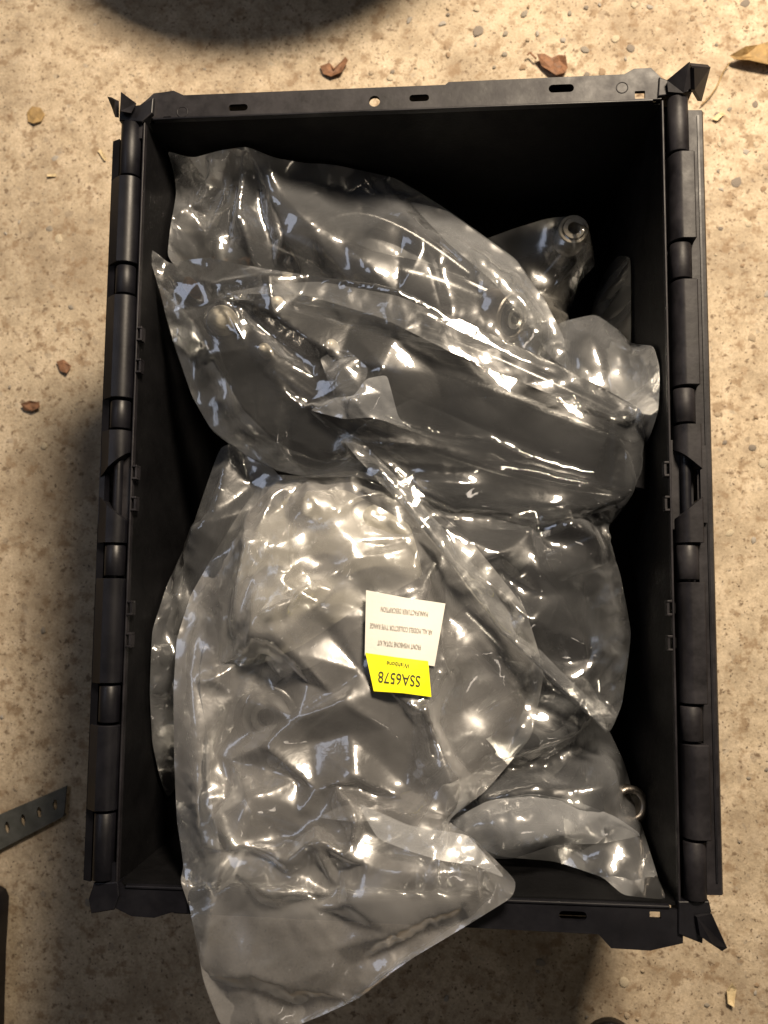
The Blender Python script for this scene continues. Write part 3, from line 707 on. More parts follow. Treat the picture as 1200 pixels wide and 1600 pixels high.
    for (i_, j_) in es_:
        on_cr = any(seg_dist(((fxy[i_] + fxy[j_]) / 2)[None, :], q[k], q[k + 1])[0][0] < 1e-4 for q in creased for k in range(len(q) - 1))
        if not on_cr and rg.random() > 0.6: continue
        d_, t_ = seg_dist(X2, fxy[i_], fxy[j_]); on = d_ < h * 0.3
        ht = 0.0011 if on_cr else rg.uniform(0.0003, 0.0009) * rg.choice([1, 1, -0.7])
        ridge[on] = np.where(np.abs(ridge[on]) > abs(ht), ridge[on], ht * (0.35 + 0.65 * np.sin(np.pi * t_[on])))
    fac = fac + ridge
    XX = X2
    if aniso is not None:
        th = ang(X2)
        uu = X2[:, 0] * np.cos(th) + X2[:, 1] * np.sin(th); vv = -X2[:, 0] * np.sin(th) + X2[:, 1] * np.cos(th)
        XX = np.stack([uu * 0.28, vv * 1.2], 1)
    nz = vnoise(XX, 26, seed, 2) * 0.0008 * sa * np.clip(bd / 0.01, 0, 1)
    X[:, 2] = base + nz + fac * sa + base_off * np.minimum(1, bd / 0.03)
    tgt = X[:, 2].copy()
    X[:nb, 2] = base[:nb]
    H = coll_height(X2, tgt - 0.012) if collide else tgt - 0.05
    if down: Hmax = coll_height(X2, np.full(N, -1.0))
    # edges
    E = np.vstack([T[:, [0, 1]], T[:, [1, 2]], T[:, [2, 0]]]); E.sort(axis=1); E, inv = np.unique(E, axis=0, return_inverse=True)
    L0 = np.linalg.norm(X2[E[:, 0]] - X2[E[:, 1]], axis=1)
    mid = (X2[E[:, 0]] + X2[E[:, 1]]) / 2; dirn = (X2[E[:, 1]] - X2[E[:, 0]]) / (L0[:, None] + 1e-9)
    excess = excess * 0.45
    ex = excess * (1 + 0.6 * vnoise(mid, 14, seed + 5, 2))
    for (a_, b_, rp, am) in crumple:
        cc = np.array(P(a_, b_, 0.24)[:2]); ex = ex + 0.5 * am * np.exp(-((mid - cc) ** 2).sum(1) / (rp * 0.00046) ** 2)
    ex = ex * np.clip(poly_dist(mid, B[::3, :2]) / 0.012, 0.15, 1)
    if aniso is not None:
        th = R(aniso) if not callable(aniso) else aniso(mid)
        al = np.abs(dirn[:, 0] * np.cos(th) + dirn[:, 1] * np.sin(th)); ex = ex * (0.12 + 1.6 * (1 - al ** 2))
    both_pin = pin[E[:, 0]] & pin[E[:, 1]]
    tl = np.linalg.norm(X[E[:, 0]] - X[E[:, 1]], axis=1)
    rest = np.maximum(L0, np.minimum(tl, L0 * 1.25)) * (1 + np.where(both_pin, 0, ex))
    # bending pairs: vertices opposite each shared edge
    tri_of = {}
    inv = inv.reshape(3, -1); opp = np.stack([T[:, 2], T[:, 0], T[:, 1]])
    ordr = np.argsort(inv.ravel(), kind='stable'); ei = inv.ravel()[ordr]; ov = opp.ravel()[ordr]
    same = ei[:-1] == ei[1:]; BP = np.stack([ov[:-1][same], ov[1:][same]], 1); BE = ei[:-1][same]
    bl = np.linalg.norm(X2[BP[:, 0]] - X2[BP[:, 1]], axis=1) * (1 + excess * 0.8)
    def colour(Ed):
        order = np.random.default_rng(1).permutation(len(Ed)); used = [set() for _ in range(N)]; col = np.zeros(len(Ed), int)
        for e in order:
            a, b = Ed[e]; c = 0; ua, ub = used[a], used[b]
            while c in ua or c in ub: c += 1
            ua.add(c); ub.add(c); col[e] = c
        return [np.where(col == c)[0] for c in range(col.max() + 1)]
    G1 = colour(E); G2 = colour(BP)
    wi = np.where(pin, 0.0, 1.0)
    def prep(Ed, rl, G, k):
        o = []
        for g_ in G:
            a, b = Ed[g_, 0], Ed[g_, 1]; wa, wb = wi[a], wi[b]; ws = wa + wb; ok = ws > 0
            a, b, wa, wb, ws, r_ = a[ok], b[ok], wa[ok], wb[ok], ws[ok], rl[g_][ok]
            o.append((a, b, (k * wa / ws)[:, None], (k * wb / ws)[:, None], r_))
        return o
    Q1 = prep(E, rest, G1, 0.95); Q2 = prep(BP, bl, G2, bend)
    Vv = np.zeros_like(X); free = ~pin
    for it in range(iters):
        Xp = X + Vv * 0.90; Xp[pin] = X[pin]; Xp[free, 2] -= 0.000055 * (1 if not down else 0.4)
        for _ in range(2):
            for Q in (Q2, Q1):
                for (a, b, ka, kb, r_) in Q:
                    d = Xp[b] - Xp[a]; ln = np.sqrt((d * d).sum(1)) + 1e-12; d *= ((ln - r_) / ln)[:, None]
                    Xp[a] += d * ka; Xp[b] -= d * kb
        Xp[:, 2] += (tgt - Xp[:, 2]) * stiff * free
        lo = Xp[:, 2] < H; lo &= free; Xp[lo, 2] = H[lo]
        if down:
            hi = (Hmax > 0) & (Xp[:, 2] > Hmax - 0.03) & free
        # keep the film inside its outline roughly
        dxy = Xp[:, :2] - X2; ln = np.sqrt((dxy * dxy).sum(1)); far = ln > 0.012
        Xp[far, :2] = X2[far] + dxy[far] * (0.012 / ln[far])[:, None]
        Vv = Xp - X; X = Xp
    return X, T, nb, X2
BAGS = {}
def bag(label, outline, ctrl, creases, h=0.0042, excess=0.03, seed=1, mat=None, aniso=None, depth=0.022, group='clear polythene bags holding the parts', bend=0.02, bottom=True, iters=110, collide=True, name='plastic_bag', crumple=(), taut=(), facet=0.017, amp=0.19, stiff=0.25):
    X, T, nb, X2 = sim_sheet(outline, ctrl, creases, h, excess, seed, iters, aniso, collide, bend, crumple=crumple, taut=taut, facet=facet, amp=amp, stiff=stiff)
    verts = X; faces = T
    if bottom:
        Xb, Tb, nb2, X2b = sim_sheet(outline, [(c[0], c[1], c[2] - depth) for c in ctrl], [], h * 1.5, excess * 0.8, seed + 50, max(60, iters // 3), aniso, False, bend, True, -depth)
        rm = (Xb[:, 1] < -0.270) & (Xb[:, 1] > -0.308); Xb[rm, 2] = np.maximum(Xb[rm, 2], RIM + 0.003); fr_ = Xb[:, 1] <= -0.308; Xb[fr_, 2] = np.maximum(Xb[fr_, 2], 0.2915)
        verts = np.vstack([X, Xb]); faces = np.vstack([T, Tb[:, ::-1] + len(X)])
    me = bpy.data.meshes.new(name); me.from_pydata(verts.tolist(), [], faces.tolist()); me.update()
    o = link(name, me, mat or M_film, None, True)
    md = o.modifiers.new('sub', 'SUBSURF'); md.levels = 1; md.render_levels = 1; md.boundary_smooth = 'ALL'
    tag(o, label, 'plastic bag', group)
    return o, X, T, X2
def flap(parent, outline, ctrl, creases, h=0.0045, excess=0.03, seed=1, mat=None, aniso=None, crumple=(), name='folded_flap', iters=70):
    X, T, nb, X2 = sim_sheet(outline, ctrl, creases, h, excess, seed, iters, aniso, False, 0.1, crumple=crumple, facet=0.014)
    me = bpy.data.meshes.new(name); me.from_pydata(X.tolist(), [], T.tolist()); me.update()
    o = link(name, me, mat or M_seam, parent, True)
    md = o.modifiers.new('sub', 'SUBSURF'); md.levels = 1; md.render_levels = 1
    return o

t0 = time.time()
exec_bags = True
Z = RIM
# -- far, low bags first
bag('small dull bag with a round bush end, upper right of the crate',
    [(735, 385, .16), (800, 358, .17), (860, 340, .175), (905, 338, .178), (924, 372, .172), (930, 415, .15), (905, 440, .13), (890, 490, .10), (880, 560, .10), (800, 560, .11), (740, 480, .12)],
    [(892, 370, .186), (840, 430, .165), (790, 480, .15)], [([(905, 395, 0.008), (860, 440, 0.012), (840, 480, 0.008)], 0.006, 0.8)], h=0.005, excess=0.04, seed=3, mat=M_film_dull)
bag('dim folded bag corner standing against the right wall of the crate',
    [(922, 560, .10), (925, 480, .11), (945, 425, .13), (965, 400, .14), (985, 402, .14), (986, 470, .12), (984, 560, .10)], [(955, 480, .125)], [], h=0.006, excess=0.04, seed=5, mat=M_film_dull, depth=0.012)
bag('narrow clear bag with pointed lower end along the left wall',
    [(385, 690, 0.235), (345, 698, 0.235), (322, 760, 0.235), (295, 840, 0.225), (262, 912, 0.225), (238, 985, 0.215), (234, 1080, 0.205), (238, 1160, 0.205), (249, 1212, 0.205), (262, 1248, 0.205), (286, 1214, 0.210), (330, 1190, 0.225), (400, 1080, 0.235), (450, 900, 0.245), (450, 760, 0.245)],
    [(330, 850, 0.245), (290, 980, 0.235), (300, 1100, 0.230), (380, 900, 0.255)], [([(355, 710, .01), (330, 830, .014), (275, 930, .008)], .006, .8), ([(285, 900, .006), (300, 1000, .010), (275, 1150, .006)], .006, .7)], h=0.0046, excess=0.04, seed=8, aniso=70)
bagB, _, _, _ = bag('clear bag at the top left of the crate, tucked under the uppermost bag',
    [(262, 236, .20), (300, 247, .20), (340, 236, .205), (385, 229, .21), (430, 247, .21), (480, 255, .205), (520, 257, .205), (620, 279, .20), (700, 328, .20), (762, 373, .20), (806, 405, .20), (850, 466, .21), (878, 520, .215), (892, 578, .21), (800, 600, .20), (600, 560, .19), (400, 500, .18), (300, 450, .18), (262, 400, .19), (267, 350, .19), (276, 300, .20), (270, 262, .20)],
    [(385, 300, .235), (335, 340, .23), (480, 340, .235), (600, 380, .235), (720, 440, .232), (740, 540, .248), (800, 490, .232), (845, 450, .212), (560, 300, .22), (500, 450, .22)],
    [([(385, 234, .001), (374, 275, .010), (370, 320, .014), (395, 380, .008), (420, 430, .006)], .005, .9), ([(381, 236, .001), (345, 285, .010), (315, 345, .008)], .005, .9), ([(378, 236, .001), (325, 262, .009), (288, 312, .005)], .005, .9), ([(383, 237, -.001), (360, 285, -.006), (345, 340, -.006)], .005, .9), ([(388, 237, -.001), (400, 290, -.008), (420, 350, -.006)], .005, .9), ([(390, 236, .001), (420, 285, .009), (450, 345, .011), (470, 400, .004)], .005, .9), ([(400, 240, .004), (480, 330, .014), (560, 430, .010), (600, 480, .006)], .006, .8),
     ([(620, 300, .006), (660, 370, .012), (690, 470, .008)], .005, .8), ([(700, 335, .006), (780, 420, .014), (860, 520, .012)], .008, .8), ([(330, 250, .008), (300, 310, .01)], .005, .7), ([(540, 360, .01), (620, 440, .014), (700, 500, .01)], .005, .8)],
    h=0.0038, excess=0.045, seed=11, aniso=-60, taut=[(780, 500, 50)], crumple=[(335, 370, 40, .10), (300, 280, 40, .05), (350, 300, 50, .03)])
bag('crumpled clear bag end poking out at the right beyond the uppermost bag',
    [(840, 560, .20), (872, 505, .20), (930, 491, .20), (966, 515, .20), (986, 536, .19), (1021, 541, .18), (1031, 575, .18), (1029, 640, .18), (1012, 690, .18), (960, 720, .19), (880, 660, .20)],
    [(920, 550, .222), (980, 590, .21), (930, 620, .22)], [([(930, 495, .004), (945, 580, .012), (990, 660, .01)], .006, .8), ([(990, 545, .004), (985, 610, .012), (1005, 670, .008)], .005, .8)], h=0.0044, excess=0.05, seed=14, aniso=-70)
bagI, _, _, _ = bag('clear bag over a black arched eye, with pointed corner, lower right of the crate',
    [(640, 1010, .20), (740, 1010, .21), (840, 1040, .20), (930, 1100, .19), (975, 1190, .19), (1003, 1290, .21), (1033, 1392, .235), (940, 1370, .24), (868, 1346, .24), (780, 1338, .24), (700, 1300, .22), (650, 1180, .20)],
    [(830, 1160, .225), (900, 1220, .22), (760, 1200, .22), (900, 1300, .235), (800, 1280, .235)],
    [([(705, 1290, .02), (760, 1252, .03), (830, 1240, .035), (920, 1250, .03), (1000, 1300, .01)], .008, .9), ([(740, 1180, .008), (760, 1130, .02), (830, 1085, .024), (905, 1095, .01)], .006, .9), ([(742, 1130, .01), (752, 1200, .014), (750, 1260, .01)], .004, .8),
     ([(820, 1340, .004), (900, 1300, .016), (990, 1290, .006)], .006, .8)], h=0.0040, excess=0.045, seed=19, aniso=60, crumple=[(830, 1190, 40, .15), (900, 850, 30, .1)])
bagC, _, _, _ = bag('clear bag with long diagonal folds at the right, just below the uppermost bag',
    [(530, 690, .24), (590, 750, .262), (638, 798, .268), (680, 850, .268), (722, 905, .265), (780, 985, .262), (850, 1050, .258), (905, 1100, .25), (952, 1145, .24), (972, 1100, .23), (986, 990, .22), (970, 900, .22), (948, 830, .225), (985, 770, .22), (960, 700, .21), (800, 640, .21), (640, 630, .22)],
    [(750, 900, .262), (850, 900, .255), (900, 1000, .25), (820, 980, .262), (700, 780, .262), (850, 830, .25)],
    [([(650, 830, .004), (730, 890, .012), (830, 965, .014), (940, 1020, .006)], .006, .9), ([(690, 830, .004), (780, 870, .012), (850, 940, .010)], .005, .7), ([(880, 830, .012), (920, 850, .014), (945, 900, .006)], .005, .8),
     ([(720, 905, .006), (800, 1000, .012), (880, 1070, .012), (945, 1130, .006)], .006, .9), ([(820, 840, .01), (835, 900, .014), (840, 930, .008)], .004, .7)],
    h=0.0036, excess=0.045, seed=23, aniso=-42, mat=M_film_tight, facet=0.013, amp=0.20, crumple=[(915, 845, 35, .12)])
def aniso_D(q):
    yy = q[:, 1]; a1 = np.clip((yy + 0.02) / 0.06, 0, 1); a2 = np.clip((-0.20 - yy) / 0.06, 0, 1)
    return np.radians(80 * (1 - a1) * (1 - a2) + 50 * a1 + 150 * a2 * 1.0)
bagD, XD, TD, X2D = bag('large clear bag with white and yellow labels, spilling over the bottom rim of the crate',
    [(420, 742, .235), (480, 744, .245), (560, 735, .25), (640, 770, .245), (740, 850, .240), (820, 950, .238), (850, 1050, .235), (830, 1150, .235), (760, 1235, .25), (700, 1282, .275), (742, 1312, .30), (806, 1376, .305), (800, 1402, .303), (720, 1452, .30), (640, 1500, .298), (560, 1560, .296), (500, 1588, .295), (440, 1612, .29), (385, 1630, .29), (345, 1600, .29), (318, 1530, .29), (300, 1440, .296), (288, 1360, .28), (276, 1280, .262), (272, 1180, .268), (271, 1080, .265), (276, 1000, .260), (298, 930, .250), (335, 865, .245), (375, 800, .235)],
    [(620, 790, .248), (560, 770, .250), (500, 800, .262), (520, 870, .271), (430, 975, .292), (420, 880, .280), (600, 900, .264), (480, 940, .286), (640, 980, .276), (720, 950, .25), (760, 1080, .25), (610, 1060, .278), (500, 1020, .275), (400, 1050, .262), (360, 1150, .265), (480, 1180, .272), (600, 1200, .275), (420, 1300, .29), (560, 1320, .30), (650, 1330, .308), (450, 1420, .308), (600, 1430, .308), (700, 1390, .307), (400, 1520, .302), (520, 1500, .303)],
    [([(325, 1500, .001), (420, 1472, .006), (470, 1488, .007), (540, 1462, .003)], .006, .8), ([(335, 1536, -.001), (420, 1508, -.005), (480, 1532, -.004), (560, 1528, -.002)], .006, .8), ([(350, 1572, .002), (430, 1548, .005), (500, 1566, .003)], .006, .8),
     ([(560, 1515, .002), (610, 1470, .007), (690, 1440, .006), (780, 1398, .002)], .006, .8), ([(560, 1468, -.004), (640, 1432, -.005), (720, 1404, -.003)], .006, .8), ([(540, 1440, .004), (620, 1408, .006), (720, 1378, .003)], .006, .8), ([(470, 1488, .007), (490, 1440, .004), (540, 1440, .004)], .006, .8), ([(410, 1600, .001), (440, 1570, .006), (430, 1548, .005)], .006, .8),
     ([(482, 748, .002), (495, 790, .010), (520, 815, .012)], .005, .9), ([(520, 815, .012), (450, 870, .004)], .005, .9), ([(520, 815, .012), (560, 780, .008), (600, 770, .003)], .005, .9), ([(522, 817, .012), (560, 850, .006), (640, 860, .004)], .005, .9), ([(518, 817, .012), (500, 870, .006), (480, 930, .004)], .005, .9), ([(480, 750, -.001), (455, 800, -.006), (420, 850, -.004)], .005, .9), ([(478, 750, .002), (430, 780, .009), (395, 830, .006)], .005, .9), ([(310, 1062, .004), (400, 1010, .014), (470, 950, .018), (560, 880, .012), (640, 840, .006)], .006, .9),
     ([(310, 1062, .006), (325, 1150, .014), (328, 1240, .012), (345, 1300, .010)], .004, .9), ([(360, 1290, .006), (375, 1280, .010), (400, 1295, .012), (470, 1320, .014), (510, 1295, .016), (540, 1380, .008)], .005, .8),
     ([(510, 1295, .014), (580, 1320, .012), (660, 1330, .012), (740, 1330, .006)], .005, .8), ([(665, 1060, .010), (660, 1110, .014), (680, 1180, .016), (695, 1260, .010)], .004, .9),
     ([(345, 1060, .008), (420, 860, .012), (440, 790, .008)], .007, .6), ([(470, 1210, .004), (410, 1235, .01), (350, 1270, .006)], .005, .7), ([(530, 1215, .008), (560, 1260, .014), (555, 1300, .01)], .005, .7),
     ([(385, 1090, .002), (470, 1120, .010), (540, 1090, .012), (600, 1130, .004)], .005, .8), ([(370, 1180, .002), (430, 1160, .012), (500, 1220, .010), (560, 1200, .012), (620, 1230, .003)], .005, .8), ([(430, 960, .004), (480, 1020, .012), (520, 1080, .004)], .005, .8), ([(390, 1340, .004), (450, 1360, .012), (560, 1370, .012), (700, 1350, .006)], .005, .8)],
    h=0.0036, excess=0.045, seed=31, depth=0.03, taut=[(520, 870, 75)], facet=0.0150, amp=0.21, aniso=aniso_D, mat=M_film_big, crumple=[(420, 850, 60, .08), (500, 930, 60, .05), (560, 1240, 38, .08), (400, 1010, 30, .05), (480, 1320, 70, .03)])
bagA, XA, TA, X2A = bag('uppermost clear bag stretched tight over a black wishbone arm, lying across the crate',
    [(229, 386, .262), (246, 396, .262), (265, 412, .262), (300, 405, .262), (330, 403, .264), (380, 414, .265), (480, 430, .265), (560, 440, .268), (620, 452, .270), (720, 500, .272), (850, 560, .268), (940, 605, .262), (1002, 640, .255), (1008, 680, .250), (1002, 740, .245), (985, 772, .245), (955, 795, .25), (900, 812, .252), (850, 826, .252), (770, 828, .252), (690, 800, .252), (620, 770, .256), (560, 745, .258), (482, 746, .258), (430, 735, .255), (380, 710, .255), (330, 672, .255), (300, 620, .257), (275, 550, .26), (258, 490, .262), (245, 440, .262)],
    [(350, 500, .272), (420, 520, .268), (520, 560, .270), (620, 600, .272), (760, 620, .272), (880, 680, .268), (400, 640, .262), (500, 680, .264), (700, 740, .266), (850, 760, .262), (300, 500, .266)],
    [([(345, 458, .004), (430, 450, .010), (500, 440, .012), (620, 475, .012), (760, 530, .010), (900, 590, .010), (990, 645, .004)], .005, .9), ([(354, 472, .004), (440, 505, .009), (540, 575, .009), (560, 600, .002)], .006, .6), ([(356, 474, -.001), (430, 530, -.005), (500, 600, -.003)], .006, .6), ([(352, 478, .003), (400, 560, .008), (450, 620, .009), (540, 690, .003)], .006, .6), ([(318, 515, .006), (345, 570, .010), (378, 630, .010), (440, 700, .006)], .004, .8),
     ([(370, 484, .004), (430, 560, .010), (487, 640, .013), (560, 665, .006)], .005, .8), ([(700, 770, .003), (800, 775, .012), (900, 790, .010), (965, 778, .003)], .005, .8), ([(640, 745, .003), (760, 755, .010), (880, 768, .006)], .005, .8), ([(740, 800, .003), (850, 812, .010), (950, 785, .003)], .005, .8), ([(485, 640, .006), (580, 625, .014), (605, 590, .016), (620, 650, .006)], .004, .8), ([(560, 690, .006), (680, 700, .006), (800, 730, .008), (980, 770, .004)], .006, .8),
     ([(620, 740, .006), (720, 790, .010), (850, 800, .010), (975, 775, .004)], .005, .9), ([(620, 545, .006), (760, 610, .006), (900, 670, .006), (985, 700, .004)], .008, .7), ([(640, 500, .006), (800, 570, .008), (990, 650, .004)], .005, .8)],
    h=0.0032, excess=0.028, seed=42, aniso=-24, depth=0.040, mat=M_film_tight, taut=[(700, 590, 130), (880, 660, 120), (800, 740, 70)], facet=0.015)
flap(bagC, [(524, 672, .262), (560, 718, .272), (600, 757, .276), (642, 806, .279), (684, 858, .279), (724, 912, .277), (782, 992, .274), (852, 1057, .270), (907, 1107, .262), (950, 1146, .252), (935, 1105, .256), (880, 1052, .264), (820, 990, .270), (765, 915, .274), (715, 850, .277), (665, 795, .277), (610, 735, .274), (560, 685, .266)], [], [([(600, 745, .004), (700, 870, .006), (800, 1000, .006), (930, 1120, .003)], .004, .8)], seed=61, aniso=-45, excess=0.05, h=.0035, mat=M_film)
flap(bagB, [(640, 315, .215), (700, 330, .212), (762, 376, .212), (806, 408, .212), (850, 468, .220), (878, 522, .226), (890, 576, .222), (862, 560, .228), (820, 500, .232), (770, 440, .234), (700, 380, .230)], [], [], seed=62, aniso=-50, excess=0.03, mat=M_film)
flap(bagI, [(655, 1305, .262), (700, 1285, .262), (760, 1252, .258), (830, 1240, .256), (900, 1252, .252), (960, 1275, .245), (1003, 1305, .235), (940, 1318, .245), (868, 1320, .258), (800, 1342, .264), (745, 1340, .268), (700, 1325, .268)], [(800, 1290, .270)], [([(715, 1315, .006), (735, 1275, .012), (820, 1262, .01), (930, 1275, .005)], .005, .8), ([(745, 1330, .002), (830, 1300, .012), (880, 1290, .012)], .005, .8)], seed=63, h=.004, excess=0.05)
flap(bagA, [(247, 442, .268), (262, 455, .268), (292, 490, .274), (318, 530, .278), (345, 580, .274), (380, 640, .272), (440, 700, .270), (480, 744, .262), (430, 733, .260), (380, 708, .260), (330, 670, .260), (300, 618, .262), (276, 548, .265), (259, 489, .267)], [], [], seed=64, excess=0.03, mat=M_film)
flap(bagA, [(350, 458, .280), (430, 444, .276), (500, 440, .276), (620, 462, .280), (740, 512, .284), (860, 566, .280), (1000, 640, .262), (985, 660, .262), (850, 612, .280), (700, 548, .286), (600, 498, .282), (480, 462, .280)], [], [], seed=65, aniso=-22, excess=0.02, mat=M_film)
flap(bagA, [(485, 641, .276), (520, 622, .284), (553, 618, .286), (572, 592, .288), (604, 586, .286), (612, 612, .286), (622, 650, .282), (636, 668, .278), (580, 652, .284), (540, 655, .282)], [], [([(488, 641, .002), (530, 634, .006), (560, 640, .008), (600, 592, .008)], .004, .8)], seed=66, excess=0.05, h=.003)
flap(bagA, [(500, 560, .276), (540, 545, .278), (575, 575, .282), (572, 592, .284), (553, 618, .284), (528, 632, .280)], [], [([(545, 590, .006), (530, 625, .006)], .004, .8)], seed=71, excess=0.05, h=.003, mat=M_film)
flap(bagD, [(395, 830, .262), (450, 770, .256), (540, 765, .254), (640, 820, .256), (660, 900, .262), (560, 950, .272), (470, 1010, .275), (400, 1040, .262), (340, 1040, .25), (350, 930, .255)], [(500, 870, .262), (430, 950, .276)], [], seed=67, h=.005, excess=0.07, name='inner_fold', mat=M_glow_film, crumple=[(450, 900, 50, .1)])  # added inner film; its tint carries the painted glow
flap(bagD, [(560, 1255, .296), (640, 1290, .306), (730, 1305, .312), (790, 1372, .314), (740, 1352, .320), (690, 1345, .322), (640, 1330, .322), (590, 1310, .314)], [], [], seed=68, excess=0.04)
flap(bagD, [(272, 1180, .254), (271, 1080, .240), (276, 1000, .230), (298, 930, .232), (325, 960, .258), (312, 1060, .272), (325, 1160, .278), (330, 1250, .286), (345, 1330, .300), (330, 1440, .308), (318, 1500, .302), (300, 1440, .300), (288, 1360, .286), (277, 1280, .268)], [], [], seed=70, excess=0.03, mat=M_film, aniso=90)
print('film', round(time.time() - t0, 1), 's')

# ------------------------------------------------------------------ labels stuck on the film
def flatten_under_label():
    poly = np.array([P(a, b, .282)[:2] for a, b in ((560, 908), (708, 930), (690, 1050), (688, 1100), (574, 1094), (556, 1020))])
    ins = inside_mask(XD[:, :2], poly); me = bagD.data
    for i in np.where(ins)[0]:
        d = (XD[:, 0] - XD[i, 0]) ** 2 + (XD[:, 1] - XD[i, 1]) ** 2; w = np.exp(-d / (2 * 0.015 ** 2)); zz_ = float((XD[:, 2] * w).sum() / w.sum()) + 0.0035
        if XD[i, 2] > zz_: me.vertices[int(i)].co.z = zz_
    me.update()
flatten_under_label()
def surf_z(X, x, y, k=40):
    d = (X[:, 0] - x) ** 2 + (X[:, 1] - y) ** 2; i = np.argsort(d)[:k]; w = 1 / (d[i] + 4e-5)
    return float((X[i, 2] * w).sum() / w.sum())
# average plane of the film under the labels, gently curved
def label_point(px, py, lift):
    z = 0.28
    for _ in range(6):
        x, y, _z = P(px, py, z)
        d = (XD[:, 0] - x) ** 2 + (XD[:, 1] - y) ** 2; w = np.exp(-d / (2 * 0.015 ** 2)); z = float((XD[:, 2] * w).sum() / w.sum()) + lift
    return P(px, py, z)
zc = max(XD[((XD[:, 0] - P(625, 1000, .28)[0]) ** 2 + (XD[:, 1] - P(625, 1000, .28)[1]) ** 2) < 0.028 ** 2][:, 2].tolist() or [0.28])
lift0 = 0.0060
def grid_patch(name, top, bottom, n, m, lift, mat, parent):
    """patch between two pixel polylines, laid on the smoothed film"""
    def samp(pl, u):
        pl = np.array(pl, float); s = np.linalg.norm(np.diff(pl, axis=0), axis=1); c = np.concatenate([[0], np.cumsum(s)]) / s.sum()
        return np.array([np.interp(u, c, pl[:, 0]), np.interp(u, c, pl[:, 1])])
    bm = bmesh.new(); rows = []
    for j in range(m + 1):
        v = j / m; row = []
        for i in range(n + 1):
            u = i / n; p = samp(top, u) * (1 - v) + samp(bottom, u) * v
            row.append(bm.verts.new(label_point(p[0], p[1], lift)))
        rows.append(row)
    for j in range(m):
        for i in range(n): bm.faces.new((rows[j][i], rows[j][i + 1], rows[j + 1][i + 1], rows[j + 1][i]))
    r = bmesh.ops.extrude_face_region(bm, geom=bm.faces[:])
    for v in r['geom']:
        if isinstance(v, bmesh.types.BMVert): v.co.z -= 0.0003
    return bobj(name, bm, mat, parent, False)
# left to right edges of the paper: top edge line and bottom edge line, in pixels
white = grid_patch('paper_label', [(572, 922), (634, 934), (696, 943)], [(570, 1024), (625, 1032), (679, 1041)], 14, 12, lift0, M_white, bagD)
yellow = grid_patch('yellow_sticker', [(571, 1020), (620, 1027), (669, 1033)], [(584, 1080), (630, 1083), (674, 1089)], 12, 8, lift0 + 0.0009, M_yellow, bagD)
def text_on(txt, c_px, along_px, up_px, height_px, mat, parent, lift, width=None, name='printed_text'):
    """text whose reading direction and up direction are given in photograph pixels"""
    cu = bpy.data.curves.new('t', 'FONT'); cu.body = txt; cu.align_x = 'CENTER'; cu.align_y = 'CENTER'; cu.size = 1.0; cu.resolution_u = 3
    tmp = bpy.data.objects.new('t', cu); COL.objects.link(tmp); bpy.context.view_layer.update()
    me = bpy.data.meshes.new_from_object(tmp.evaluated_get(bpy.context.evaluated_depsgraph_get())); bpy.data.objects.remove(tmp); bpy.data.curves.remove(cu)
    a = np.array(along_px, float); a /= np.linalg.norm(a); u = np.array(up_px, float); u /= np.linalg.norm(u)
    xs = [v.co.x for v in me.vertices]; wd = max(xs) - min(xs); sx_ = (width / wd) if width else height_px / 0.72
    for v in me.vertices:
        p = np.array(c_px, float) + a * v.co.x * sx_ + u * v.co.y * (height_px / 0.72)
        v.co = Vector(label_point(p[0], p[1], lift))
    me.materials.clear(); o = link(name, me, mat, parent); return o
al = (-1, -0.115); upv = (-0.05, 1)
text_on('SSA6578', (624, 1060), al, upv, 18, M_ink, yellow, lift0 + 0.0014, width=66)
text_on('Wishbone', (622, 1038), al, upv, 8, M_ink, yellow, lift0 + 0.0014, width=36)
text_on('FRONT WISHBONE TOTAL KIT', (624, 1007), al, upv, 8, M_faint, white, lift0 + 0.0007, width=68)
text_on('AR ALL MODELS COLLECTOR TYPE RANGE', (627, 982), al, upv, 8, M_faint, white, lift0 + 0.0007, width=98)
text_on('MANUFACTURER DESCRIPTION', (632, 955), al, upv, 8, M_faint, white, lift0 + 0.0007, width=74)

# ------------------------------------------------------------------ things on the floor
def leaf(pts, z, mat, label, curl=0.006, stem=None, name='dry_leaf', cat='leaf'):
    q = [Vector(P(a, b, z)) for a, b in pts]; c = sum(q, Vector()) / len(q)
    bm = bmesh.new(); cv = bm.verts.new(c + Vector((0, 0, curl * 0.3)))
    r1 = [bm.verts.new(c + (p - c) * 0.55 + Vector((0, 0, curl * random.uniform(0.1, 0.7)))) for p in q]
    r2 = [bm.verts.new(p + Vector((0, 0, curl * random.uniform(0.0, 1.1)))) for p in q]; n = len(q)
    for i in range(n): j = (i + 1) % n; bm.faces.new((cv, r1[i], r1[j])); bm.faces.new((r1[i], r2[i], r2[j], r1[j]))
    r = bmesh.ops.extrude_face_region(bm, geom=bm.faces[:])
    for v in r['geom']:
        if isinstance(v, bmesh.types.BMVert): v.co.z -= 0.0004
    o = bobj(name, bm, mat, None, False); tag(o, label, cat, 'litter scattered on the concrete')
    if stem:
        bm = bmesh.new(); s_ = [Vector(P(a, b, z + 0.003)) for a, b in stem]
        for a, b in zip(s_, s_[1:]): tube(bm, a, b, 0.0009, 6)
        bobj('stem', bm, M_leaf, o)
    return o
leaf([(838, 90), (850, 86), (862, 92), (872, 86), (883, 92), (887, 106), (882, 119), (868, 121), (856, 112), (846, 104)], 0.002, M_leaf, 'reddish brown dry leaf with stem above the top rim of the crate', stem=[(838, 92), (828, 82), (824, 86)])
